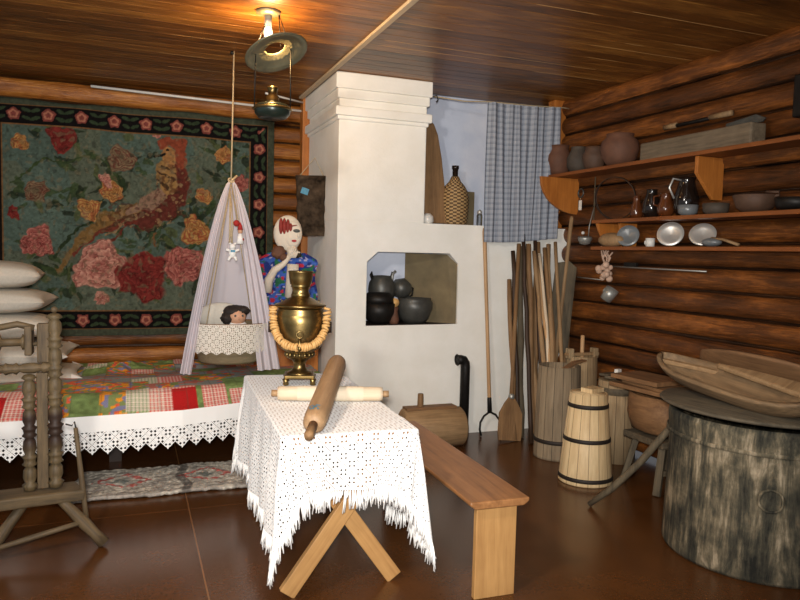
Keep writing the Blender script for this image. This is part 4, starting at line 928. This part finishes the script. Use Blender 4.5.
b = MB(); b.lathe([(.02, .16), (.018, .28), (.014, .30)], 14)
b.tube([(-.085, 0, -.02), (-.098, 0, .03), (-.09, 0, .09), (-.055, 0, .14), (0, 0, .17), (.055, 0, .14), (.09, 0, .09), (.098, 0, .03), (.085, 0, -.02)], .009, 8); b.build('fork_head', 'iron', of)
sh = thing('wooden_shovel', 'wooden bread shovel, blade down, leaning left of the poles', 'shovel')
ln = aim(sh, (2.85, 4.86, .01), (3.04, 5.14, 1.60))
MB().prism([(-.10, 0), (.10, 0), (.108, .06), (.104, .22), (.06, .30), (.022, .35), (-.022, .35), (-.06, .30), (-.104, .22), (-.108, .06)], .022).build('blade', 'brown_z', sh, bevel=.004)
MB().lathe([(.02, .33), (.016, .5), (.018, ln)], 14).build('handle', 'brown_z', sh); MB().lathe([(.024, .335), (.026, .36), (.02, .375)], 14).build('collar', 'alu', sh)
pl = thing('bread_peel', 'broad flat wooden peel with its blade raised in the corner', 'peel')
ln = aim(pl, (3.20, 4.86, .02), (3.47, 5.02, 1.84))
MB().prism([(-.085, .70), (.085, .70), (.09, .80), (.088, 1.42), (.02, 1.47), (-.088, 1.44), (-.09, .8)], .022).build('blade', 'grey_z', pl, None, (0, 0, math.radians(-25)), bevel=.004)
MB().lathe([(.02, 0), (.018, 1.0), (.017, ln-.02), (.012, ln)], 12).build('handle', 'tan_z', pl)
# poles: (base, top, r, mat, label)
GP = 'wooden poles leaning in the corner'
poles = [((2.98, 4.74, .01), (3.07, 5.13, 1.68), .018, 'darkwood', 'thin dark pole just right of the bread shovel handle'),
 ((3.03, 4.80, .01), (3.12, 5.12, 1.60), .025, 'brown_z', 'thick brown pole near the left of the pole bundle'),
 ((3.10, 4.76, .01), (3.17, 5.10, 1.63), .016, 'darkwood', 'dark iron-tipped pole with a black top in the bundle'),
 ((3.02, 4.44, .04), (3.205, 5.08, 1.52), .014, 'roller_pale', 'thin pale stripped pole standing in the grey barrel'),
 ((2.97, 4.40, .04), (3.29, 5.08, 1.60), .019, 'tan_z', 'tan crooked pole crossing the bundle from barrel to upper right'),
 ((3.05, 4.42, .04), (3.24, 5.06, 1.57), .020, 'brown_z', 'brown pole in the middle of the grey barrel'),
 ((3.00, 4.48, .04), (3.16, 5.09, 1.54), .018, 'tan_z', 'tan straight pole at the back of the grey barrel'),
 ((3.09, 4.40, .04), (3.33, 5.04, 1.62), .016, 'tan_z', 'tan pole leaning furthest right out of the grey barrel'),
 ((2.90, 4.86, .01), (2.96, 5.14, 1.30), .020, 'brown_z', 'short brown pole at the left end of the bundle'),
 ((3.12, 4.76, .01), (3.26, 5.03, 1.34), .020, 'grey_z', 'grey split stave behind the grey barrel'),
 ((3.06, 4.47, .04), (3.27, 5.09, 1.50), .022, 'grey_z', 'broad grey pole at the right back of the barrel'),
 ((3.02, 4.36, .04), (3.20, 5.11, 1.45), .017, 'handle', 'reddish-tan pole at the front of the grey barrel'),
 ((3.01, 4.95, .01), (3.06, 5.15, 1.58), .028, 'grey_z', 'thick grey pole behind the bread shovel handle'),
 ((3.10, 4.90, .01), (3.22, 5.14, 1.62), .026, 'brown_z', 'thick brown stake at the back of the pole bundle'),
 ((2.96, 4.90, .01), (2.99, 5.15, 1.54), .020, 'darkwood', 'dark pole directly behind the shovel handle'),
 ((3.07, 4.78, .01), (3.10, 5.13, 1.46), .024, 'tan_z', 'tan pole between the two dark poles of the bundle'),
 ((3.04, 4.48, .04), (3.30, 5.10, 1.44), .020, 'brown_z', 'thick brown pole at the rear rim of the barrel'),
 ((3.14, 4.80, .01), (3.30, 5.13, 1.55), .026, 'darkwood', 'dark heavy pole at the rear right of the bundle'),
 ((3.38, 4.86, .01), (3.47, 5.05, 1.28), .022, 'brown_z', 'short brown stave right of the peel blade')]
for i, (p, q, r, mt, lab) in enumerate(poles):
    l_ = (Vector(q)-Vector(p)).length; rr = random.Random(i)
    b = MB(); b.tube([(rr.uniform(-.008, .008)*(0 < j < 8), rr.uniform(-.008, .008)*(0 < j < 8), l_*j/8) for j in range(9)], [r*rr.uniform(.88, 1.1) for j in range(9)], 10)
    o = b.build('wooden_pole', mt); aim(o, p, q); tag(o, lab, 'pole', GP)

# barrels
gb = thing('tall_barrel', 'tall grey wooden barrel holding the poles, left of the churn', 'barrel', (3.0, 4.42, 0))
MB().lathe([(0, 0), (.172, .002), (.172, .02), (.165, .35), (.155, .69), (.142, .69), (.148, .35), (.15, .03), (0, .03)], 40).build('staves', 'stave_grey', gb)
for z_ in (.12,): MB().lathe([(.172, z_), (.176, z_+.003), (.175, z_+.028), (.170, z_+.03)], 40, cap=False).build('hoop', 'hoop', gb)
ch = thing('butter_churn', 'light new wooden butter churn with three dark hoops', 'churn', (2.865, 3.87, 0))
MB().lathe([(0, 0), (.178, .002), (.180, .01), (.122, .60), (.112, .60), (.10, .57), (0, .57)], 48).build('staves', 'stave_new', ch)
for z_ in (.025, .28, .505):
    r_ = .180-.058*z_/.6; MB().lathe([(r_+.0005, z_), (r_+.004, z_+.002), (r_+.0015, z_+.026), (r_-.003, z_+.028)], 48, cap=False).build('hoop', 'hoop', ch)
b = MB(); b.lathe([(.108, .575), (.108, .60), (0, .605)], 32); b.box((.03, .0, .615), (.13, .09, .03), (0, 0, .3)); b.build('lid', 'stave_new', ch)
mt_ = thing('plunger_tub', 'pale wooden tub with upright plunger stick behind the churn', 'tub', (3.355, 4.64, 0))
MB().lathe([(0, 0), (.14, .002), (.12, .72), (.11, .72), (.105, .68), (0, .70)], 32).build('staves', 'stave_mid', mt_)
for s_ in (-1, 1): MB().box((s_*.115, 0, .74), (.045, .06, .08)).build('ear', 'stave_mid', mt_, bevel=.006)
MB().bb(-.15, .15, -.022, .022, .72, .745).build('crossbar', 'tan_z', mt_, bevel=.004); MB().lathe([(.017, .6), (.016, .88), (0, .885)], 12).build('plunger', 'handle', mt_)
bt = thing('small_tub', 'weathered wooden tub with a boarded lid right of the churn', 'tub', (3.375, 4.22, 0))
MB().lathe([(0, 0), (.15, .002), (.145, .3), (.135, .60), (.125, .60), (0, .58)], 32).build('staves', 'stave_mid', bt)
b = MB(); b.box((-.03, -.04, .63), (.27, .09, .022), (.0, .08, .5)); b.box((0, .05, .632), (.24, .10, .018), (0, .05, .4)); b.build('lid', 'grey_x', bt, bevel=.003)
b = MB(); b.lathe([(.137, .50), (.141, .503), (.139, .55), (.134, .555)], 32, cap=False); b.build('hoop', 'grey_x', bt)
tag(MB().box((0, 0, .0), (.05, .03, .03)).build('white_block', 'paper', None, (3.40, 4.25, .658), (0, 0, .4)), 'tiny white block lying on the small tub lid', 'block')
b = MB(); b.prism([(-.12, 0), (.0, .012), (.12, 0), (.12, .012), (0, .03), (-.12, .012)], .05)
tag(b.build('wooden_scoop', 'brown_x', None, (3.07, 4.33, .70), (.0, -.2, .3), bevel=.004), 'small dark flat scoop lying on the grey barrel rim', 'scoop')

# stool + trough stack
so = thing('small_stool', 'weathered low stool with splayed legs beside the large tub', 'stool', (3.32, 3.60, 0))
MB().bb(-.20, .20, -.16, .22, .30, .345).build('seat', 'grey_x', so, bevel=.008)
for p, q in (((-.21, -.14, 0), (-.14, -.10, .31)), ((.18, -.16, 0), (.13, -.10, .31)), ((-.20, .20, 0), (-.14, .15, .31)), ((.18, .20, 0), (.13, .15, .31))):
    d_ = Vector(q)-Vector(p); MB().box((0, 0, d_.length/2), (.045, .04, d_.length)).build('leg', 'grey_z', so, p, d_.to_track_quat('Z', 'Y').to_euler(), bevel=.004)
MB().bb(-.18, .16, -.14, -.115, .12, .155).build('stretcher', 'grey_x', so, bevel=.003)
tr = thing('round_trough', 'rounded brown wooden trough stacked on the small stool', 'trough', (3.31, 3.64, .352))
b = MB(); b.lathe([(.13, 0), (.20, .03), (.228, .12), (.222, .26), (.20, .26), (.19, .06), (0, .04)], 32, Matrix.Diagonal((1, 1.15, 1, 1)), wob=.02); b.build('trough_body', 'brown_y', tr)
b = MB(); b.box((0, 0, .016), (.40, .52, .028), (.0, .05, .1)); b.box((.02, -.02, .048), (.34, .46, .028), (0, -.02, -.06)); b.box((-.05, .06, .08), (.28, .40, .03), (0, 0, .12))
tag(b.build('board_stack', 'brown_y', None, (3.29, 3.68, .618), bevel=.004), 'stack of brown boards on top of the rounded trough', 'boards')
tag(MB().tube([(2.585, 3.44, .012), (2.66, 3.33, .14), (2.75, 3.20, .33), (2.80, 3.12, .47), (2.86, 3.05, .60), (2.93, 2.98, .70)], [.016, .02, .021, .021, .019, .017], 12).build('curved_yoke', 'grey_z'), 'curved grey carrying yoke leaning on the large tub', 'yoke')

# big tub
tbx, tby = 3.055, 2.66
bg_ = thing('large_tub', 'large weathered grey hollow-log tub at the right edge', 'tub', (tbx, tby, 0))
MB().lathe([(0, 0), (.455, .002), (.462, .02), (.452, .3), (.447, .60), (.452, .615), (.456, .70), (.450, .722), (.425, .722), (.42, .3), (.42, .05), (0, .05)], 72, wob=.006).build('tub_body', 'tub', bg_)
MB().lathe([(.454, .60), (.461, .604), (.461, .618), (.456, .622)], 72, cap=False).build('rim_band', 'tub', bg_)
a_ = math.radians(228); cx_, cy_ = .455*math.cos(a_), .455*math.sin(a_)
MB().torus((cx_, cy_, .40), .052, .007, 32, 8, (PI/2, 0, a_+PI/2)).build('ring_mark', 'tub', bg_)
ld = thing('tub_lid', 'warped grey wooden lid lying on the large tub', 'lid', (tbx, tby, .725))
b = MB(); b.lathe([(0, 0), (.47, .0), (.48, .010), (.47, .020), (0, .026)], 48, wob=.02); o = b.build('lid_boards', 'lid_y', ld, (-.04, 0, .022), (math.radians(1), math.radians(2), .2))
def trough(name, label, base, length, width, depth, rot, mat, cat='trough'):
    """long hollow dough trough: a boat-shaped shell with thickness"""
    o = thing(name, label, cat, base, rot=rot)
    def f(off, zo):
        def g(U, V):
            t = U*2-1; wv = (width/2-off)*np.power(np.clip(1-np.abs(t)**2.6, 0, 1), .6); s_ = V*2-1
            x = t*(length/2-off); y = s_*wv; z = depth*np.abs(s_)**2.2*(.5+.5*np.clip(1-np.abs(t)**3, 0, 1))+zo+depth*.8*np.abs(t)**4; return x, y, z
        return g
    ob = grid('trough_shell', mat, 60, 24, f(0, 0), o, solid=.022); return o
trough('dough_trough', 'long shallow wooden dough trough on top of the tub lid', (2.86, 2.70, .800), .92, .32, .10, (math.radians(8), math.radians(6), math.radians(-86)), 'trough_x')
trough('dough_trough', 'pale broad trough leaning against the wall behind the tub lid', (3.30, 2.84, .835), .86, .40, .07, (math.radians(-30), math.radians(4), math.radians(-75)), 'brown_x')
b = MB(); b.prism([(-.24, -.01), (.20, -.055), (.25, -.05), (.25, .05), (.20, .055), (-.05, .04), (-.24, .012)], .03)
o = b.build('wooden_scoop', 'tan_z', None, (2.95, 2.58, .915), (math.radians(-70), math.radians(8), math.radians(-74)), bevel=.01); tag(o, 'broad pale wooden scoop lying in the long dough trough', 'scoop')
b = MB(); b.prism([(-.16, -.015), (.16, -.018), (.18, .0), (.16, .02), (-.16, .015)], .025)
tag(b.build('wooden_stick', 'tan_z', None, (2.88, 3.02, .915), (math.radians(-80), math.radians(6), math.radians(-60)), bevel=.006), 'short pale carved stick at the tip of the dough trough', 'stick')

# ------------------------------------------------------------------ right wall shelves
def shelf(label, y0, y1, z, nm='wall_shelf', x0=3.34):
    o = thing(nm, label, 'shelf', (XW-.02-.025*((y0+y1)/2-2.9), (y0+y1)/2, z), .025, 'plank shelves on the log wall'); h = (y1-y0)/2
    MB().bb(x0-XW+.02, .02, -h, h, -.026, 0).build('board', 'shelf', o, bevel=.003); return o
Z1, Z2, Z3 = 2.185, 1.787, 1.585
s1 = shelf('topmost plank shelf on the right log wall carrying clay pots', .6, 5.20, Z1)
s2 = shelf('middle plank shelf on the log wall carrying dark jugs', .6, 4.52, Z2)
s3 = shelf('lowest plank shelf on the log wall carrying metal plates', .6, 4.52, Z3)
def bracket(parent, yw, z, wd, h, kind, zo=-.028):
    pts = [(0, 0), (-wd, 0)]
    if kind == 'round': pts += [(-wd*math.cos(t)*1.0, -h*math.sin(t)) for t in np.linspace(.25, PI/2, 8)]
    elif kind == 'slant': pts += [(-wd, -h*.4), (-wd*.35, -h)]
    else: pts += [(-wd*.9, -h*.3), (-wd*.55, -h)]
    pts += [(0, -h)]
    o = MB().prism(pts, .028).build('bracket', 'pine_or', parent, (0, yw-parent.location.y, zo), bevel=.003); o['label'] = 'new orange pine bracket'
bracket(s1, 5.03, Z1, .38, .30, 'round'); bracket(s1, 3.52, Z1, .22, .27, 'slant'); bracket(s2, 4.46, Z2, .24, .19, 'x'); bracket(s2, 4.30, Z2, .16, .19, 'x')
def pot(name, label, loc, prof, mat, cat='pot', handle=None, extra=None):
    o = thing(name, label, cat, loc); MB().lathe(prof, 32, wob=.01).build(name.split('_')[-1]+'_body', mat, o)
    if handle:
        r, z0, z1, an = handle; c, s_ = math.cos(an), math.sin(an); MB().tube([(c*r*.9, s_*r*.9, z0), (c*(r+.035), s_*(r+.035), z0*.8+z1*.2), (c*(r+.035), s_*(r+.035), z1*.85+z0*.15), (c*r*.6, s_*r*.6, z1)], .008, 8).build('handle', mat, o)
    return o
G1 = None
pot('clay_pot', 'reddish clay pot at the left end of the top shelf', (3.44, 5.12, Z1), prof_pot(.105, .25, .72, .8), 'clay')
pot('clay_jug', 'grey clay jug second from left on the top shelf', (3.46, 4.88, Z1), [(.055, 0), (.088, .05), (.09, .12), (.06, .18), (.055, .2), (.06, .21), (.05, .21), (0, .15)], 'clay_grey', 'jug')
pot('clay_pot', 'small brownish-grey pot left of the largest pot on the top shelf', (3.45, 4.66, Z1), prof_pot(.092, .18, .72, .8), 'clay_brown')
pot('clay_pot', 'largest round brown clay pot on the top shelf', (3.44, 4.35, Z1), [(.08, 0), (.12, .05), (.14, .12), (.13, .18), (.095, .215), (.10, .235), (.09, .235), (.08, .2), (0, .1)], 'clay')
tag(MB().bb(-.06, .06, -.48, .48, 0, .13).build('long_trough', 'grey_y', None, (3.46, 3.62, Z1+.001), (0, 0, 0), bevel=.01), 'long grey hollow wooden block lying on the top shelf', 'trough')
tag(MB().prism([(-.02, 0), (.25, .0), (.27, .02), (.2, .05), (-.02, .03)], .012).build('sickle', 'iron_pot', None, (3.46, 3.37, Z1+.132), (0, 0, math.radians(-90)), bevel=.002), 'dark iron blade lying on the long block of top shelf', 'sickle')
o = thing('drawknife', 'old two-handled tool with pale grips hanging on wall above the top shelf', 'tool', (3.55, 3.68, 2.43), rot=(math.radians(0), 0, 0))
for y_, l_ in ((.33, .10), (-.10, .15)): MB().tube([(0, y_-l_, .0), (0, y_+l_*.2, 0)], .018, 12).build('grip', 'tan_z', o)
MB().tube([(0, -.16, -.004), (0, .30, -.004)], .013, 10).build('bar', 'iron', o)
b = MB(); b.lathe([(.11, -.012), (.115, 0), (.11, .012)], 24); b.bb(-.02, .02, -.02, .02, -.2, .0)
tag(MB().bb(-.03, .03, -.09, .09, -.12, .12).build('iron_box', 'iron', None, (3.535, 2.89, 2.44), bevel=.01), 'black iron object hanging at the far right above the shelf', 'box')
# sieve ring
o = thing('sieve', 'large thin round sieve ring standing on the middle shelf', 'sieve', (3.46, 4.40, Z2+.165), rot=(0, math.radians(80), math.radians(28)))
MB().lathe([(.157, -.012), (.16, -.012), (.16, .012), (.157, .012)], 48, cap=False).build('hoop', 'darkwood', o, solid=.003)
b = MB(); b.tube([(0, 0, 0), (0, 0, .34)], .005, 6)
tag(b.build('thin_rod', 'grey_z', None, (3.44, 4.62, 1.81-.02)), 'thin upright rod beside the sieve ring', 'rod')
pot('brown_jug', 'narrow brown glazed jug beside the sieve on the middle shelf', (3.45, 4.15, Z2), [(.035, 0), (.045, .03), (.042, .08), (.026, .12), (.026, .16), (.03, .165), (0, .15)], 'glaze_brown', 'jug')
pot('dark_jug', 'tall black jug between the brown jugs on the middle shelf', (3.45, 4.00, Z2), [(.04, 0), (.06, .04), (.062, .10), (.04, .16), (.036, .19), (.042, .2), (0, .18)], 'glaze', 'jug')
pot('brown_jug', 'rounded brown glazed jug with a light handle on the middle shelf', (3.43, 3.84, Z2), [(.035, 0), (.055, .03), (.058, .07), (.04, .11), (.036, .15), (.042, .16), (0, .14)], 'glaze_brown', 'jug', (.045, .07, .15, math.radians(150)))
o = pot('dark_jug', 'big black jug with curved shiny handle against the pine bracket', (3.49, 3.72, Z2), [(.05, 0), (.08, .05), (.085, .12), (.06, .20), (.05, .24), (.06, .26), (0, .24)], 'glaze', 'jug')
MB().tube([(-.05, -.0, .24), (-.10, .02, .25), (-.12, .03, .19), (-.085, .02, .12)], .007, 8).build('handle', 'steel', o)
pot('grey_bowl', 'grey enamel bowl below the pine bracket on the middle shelf', (3.42, 3.63, Z2), [(.035, 0), (.06, .02), (.066, .07), (.06, .07), (.05, .02), (0, .015)], 'enamel_grey', 'bowl')
pot('dark_bowl', 'dark brown low bowl right of the grey enamel bowl', (3.44, 3.42, Z2), [(.05, 0), (.075, .02), (.08, .07), (.074, .07), (.06, .02), (0, .015)], 'clay_grey', 'bowl')
pot('clay_bowl', 'wide brown clay bowl at the right of the middle shelf', (3.45, 3.14, Z2), [(.06, 0), (.10, .03), (.125, .10), (.118, .105), (.09, .04), (0, .02)], 'clay_brown', 'bowl', (.11, .09, .12, math.radians(-80)))
pot('iron_pan', 'dark iron pan at the far right of the middle shelf', (3.44, 2.86, Z2), [(.07, 0), (.10, .02), (.11, .07), (.1, .07), (.08, .02), (0, .015)], 'iron', 'pan')
# lowest shelf
def plate(label, y, r, mat, tilt, x=3.45, nm='metal_plate', cat='plate'):
    o = thing(nm, label, cat, (x, y, Z3+r*math.cos(math.radians(tilt))), rot=(0, math.radians(-90+tilt), math.radians(38)))
    MB().lathe([(0, -.0), (r*.6, .0), (r*.66, .008), (r*.97, .022), (r, .022), (r*.98, .028), (r*.64, .014), (0, .008)], 40).build('plate_body', mat, o); MB().torus((0, 0, .024), r, .003, 40, 6).build('rim', mat, o); return o
plate('dull metal plate propped behind the brown loaf-like dish on the lowest shelf', 4.22, .078, 'enamel_grey', 18)
plate('left one of two shiny domed metal bowls on the lowest shelf', 3.80, .085, 'steel', 22, nm='metal_bowl', cat='bowl')
plate('right one of two shiny domed metal bowls on the lowest shelf', 3.52, .080, 'steel', 30, nm='metal_bowl', cat='bowl')
b = MB(); b.ball((0, 0, 0), (.07, .13, .055), jit=.03)
tag(b.build('straw_dish', 'tan_z', None, (3.41, 4.36, Z3+.05)), 'brown woven loaf-shaped dish left on the lowest shelf', 'dish')
o = thing('white_mug', 'small white mug between the plate and shiny bowls', 'mug', (3.42, 3.96, Z3))
MB().lathe([(.03, 0), (.032, .06), (.028, .06), (.026, .01), (0, .01)], 20).build('mug_body', 'enamel', o); MB().torus((0, .038, .03), .016, .005, 14, 6, (0, PI/2, 0)).build('handle', 'enamel', o)
o = thing('wooden_ladle', 'pale wooden ladle lying at the right on the lowest shelf', 'ladle', (3.40, 3.34, Z3))
MB().ball((0, .06, .028), (.05, .07, .028)).build('ladle_bowl', 'enamel_grey', o); MB().tube([(0, .06, .055), (0, -.03, .045), (0, -.15, .012)], [.012, .014, .016], 8, flat=.6).build('handle', 'tan_z', o)
# hanging items
def hook(o, p): pass
o = thing('tin_ladle', 'small tin ladle hanging left of the lowest shelf', 'ladle', (3.50, 4.80, 1.60))
MB().lathe([(0, -.0), (.04, .01), (.058, .05), (.055, .07), (.05, .05), (0, .015)], 24).build('ladle_bowl', 'alu', o); MB().tube([(0, -.045, .06), (0, -.05, .15), (.03, -.06, .30)], .004, 6).build('handle', 'alu', o); MB().ball((0, .03, .10), .014).build('knob', 'enamel', o)
o = thing('hanging_ring', 'small hanging ring with a white paper tag on the log wall', 'ring', (3.53, 4.92, 1.97))
MB().torus((0, 0, .06), .035, .007, 24, 8, (PI/2, 0, PI/2)).build('ring', 'iron_pot', o); MB().bb(-.004, .0, -.018, .018, -.08, .0).build('paper_tag', 'paper', o); MB().tube([(0, 0, .03), (-.002, 0, -.01)], .002, 5).build('string', 'rope', o)
o = thing('garlic_bunch', 'dried garlic bunch with pale stalks hanging below the shelves', 'garlic', (3.48, 4.50, 1.40))
b = MB(); rr = random.Random(5)
for i in range(12): b.ball((rr.uniform(-.04, .03), rr.uniform(-.06, .06), rr.uniform(-.06, .05)), rr.uniform(.018, .028), 10, 8)
b.build('bulbs', 'garlic', o); b = MB()
for i in range(10): b.tube([(0, 0, .03), (rr.uniform(-.02, .02), rr.uniform(-.03, .03), .10), (rr.uniform(-.04, .03), rr.uniform(-.075, .075), rr.uniform(.14, .19))], .006, 6)
b.build('stalks', 'garlic', o)
o = thing('tin_mug', 'tin mug hanging tilted under the garlic bunch', 'mug', (3.49, 4.46, 1.22), rot=(math.radians(25), math.radians(20), 0))
MB().lathe([(.0, -.05), (.045, -.05), (.052, .05), (.048, .05), (.04, -.04), (0, -.04)], 28).build('mug_body', 'alu', o); MB().torus((0, .06, 0), .026, .005, 16, 6, (0, PI/2, 0)).build('handle', 'alu', o)
tag(MB().tube([(3.49, 4.48, 1.435), (3.52, 3.56, 1.427)], .006, 6).build('metal_rod', 'alu'), 'long thin metal rod fixed along the logs under the shelves', 'rod')
tag(MB().tube([(3.48, 4.93, 1.335), (3.49, 4.60, 1.325)], .005, 6).build('metal_rod', 'alu'), 'short metal rod on the logs left of the garlic bunch', 'rod')
tag(MB().box((0, 0, 0), (.02, .14, .03)).build('wall_latch', 'iron', None, (3.55, 4.30, 1.455)), 'small dark iron latch on the logs above the long metal rod', 'latch')

for o in list(C.objects):     # the far end of the log wall stands a little further into the room: keep wall things in front of it
    if o.parent is None and o.location.x > 3.37 and o.location.z > 1.1 and o.location.y < 5.5 and 'label' in o and o['category'] != 'shelf' and o.type in ('EMPTY', 'MESH'): o.location.x -= .025*max(o.location.y-2.9, 0)

def under(root, parent_name, names):      # pieces that belong to a part hang below that part
    ch = list(root.children); base = lambda o: o.name.split('.')[0]
    ps = [o for o in ch if base(o) == parent_name]
    for c in ch:
        if base(c) in names and ps:
            p = min(ps, key=lambda q: ((sum((Vector(v) for v in q.bound_box), Vector())/8+q.location)-(sum((Vector(v) for v in c.bound_box), Vector())/8+c.location)).length)
            mb = c.matrix_basis.copy(); pb = p.matrix_basis.copy(); c.parent = p; c.matrix_parent_inverse = Matrix(); c.matrix_basis = pb.inverted() @ mb
under(sv, 'handle', ['handle_grip']); under(sv, 'boiler', ['tap', 'gadroon_ring']); under(sv, 'shoulder', ['lid_pin']); under(kl, 'oil_tank', ['tank_ring', 'burner'])
under(d, 'head', ['eye', 'nose', 'hair']); under(wm, 'headscarf', ['eye', 'eyebrow', 'lips', 'nose', 'hair']); under(tc_, 'cloth', ['fringe']); under(sw, 'post', ['finial'])
under(st, 'chimney_block', ['cornice', 'moulding']); under(po, 'pouch_front', ['patch']); under(bg_, 'tub_body', ['rim_band', 'ring_mark']); under(of, 'handle', [])
for o in list(C.objects):
    if o.name.startswith('pillow') and o.parent is None: under(o, 'pillow_top', ['corner_tip'])
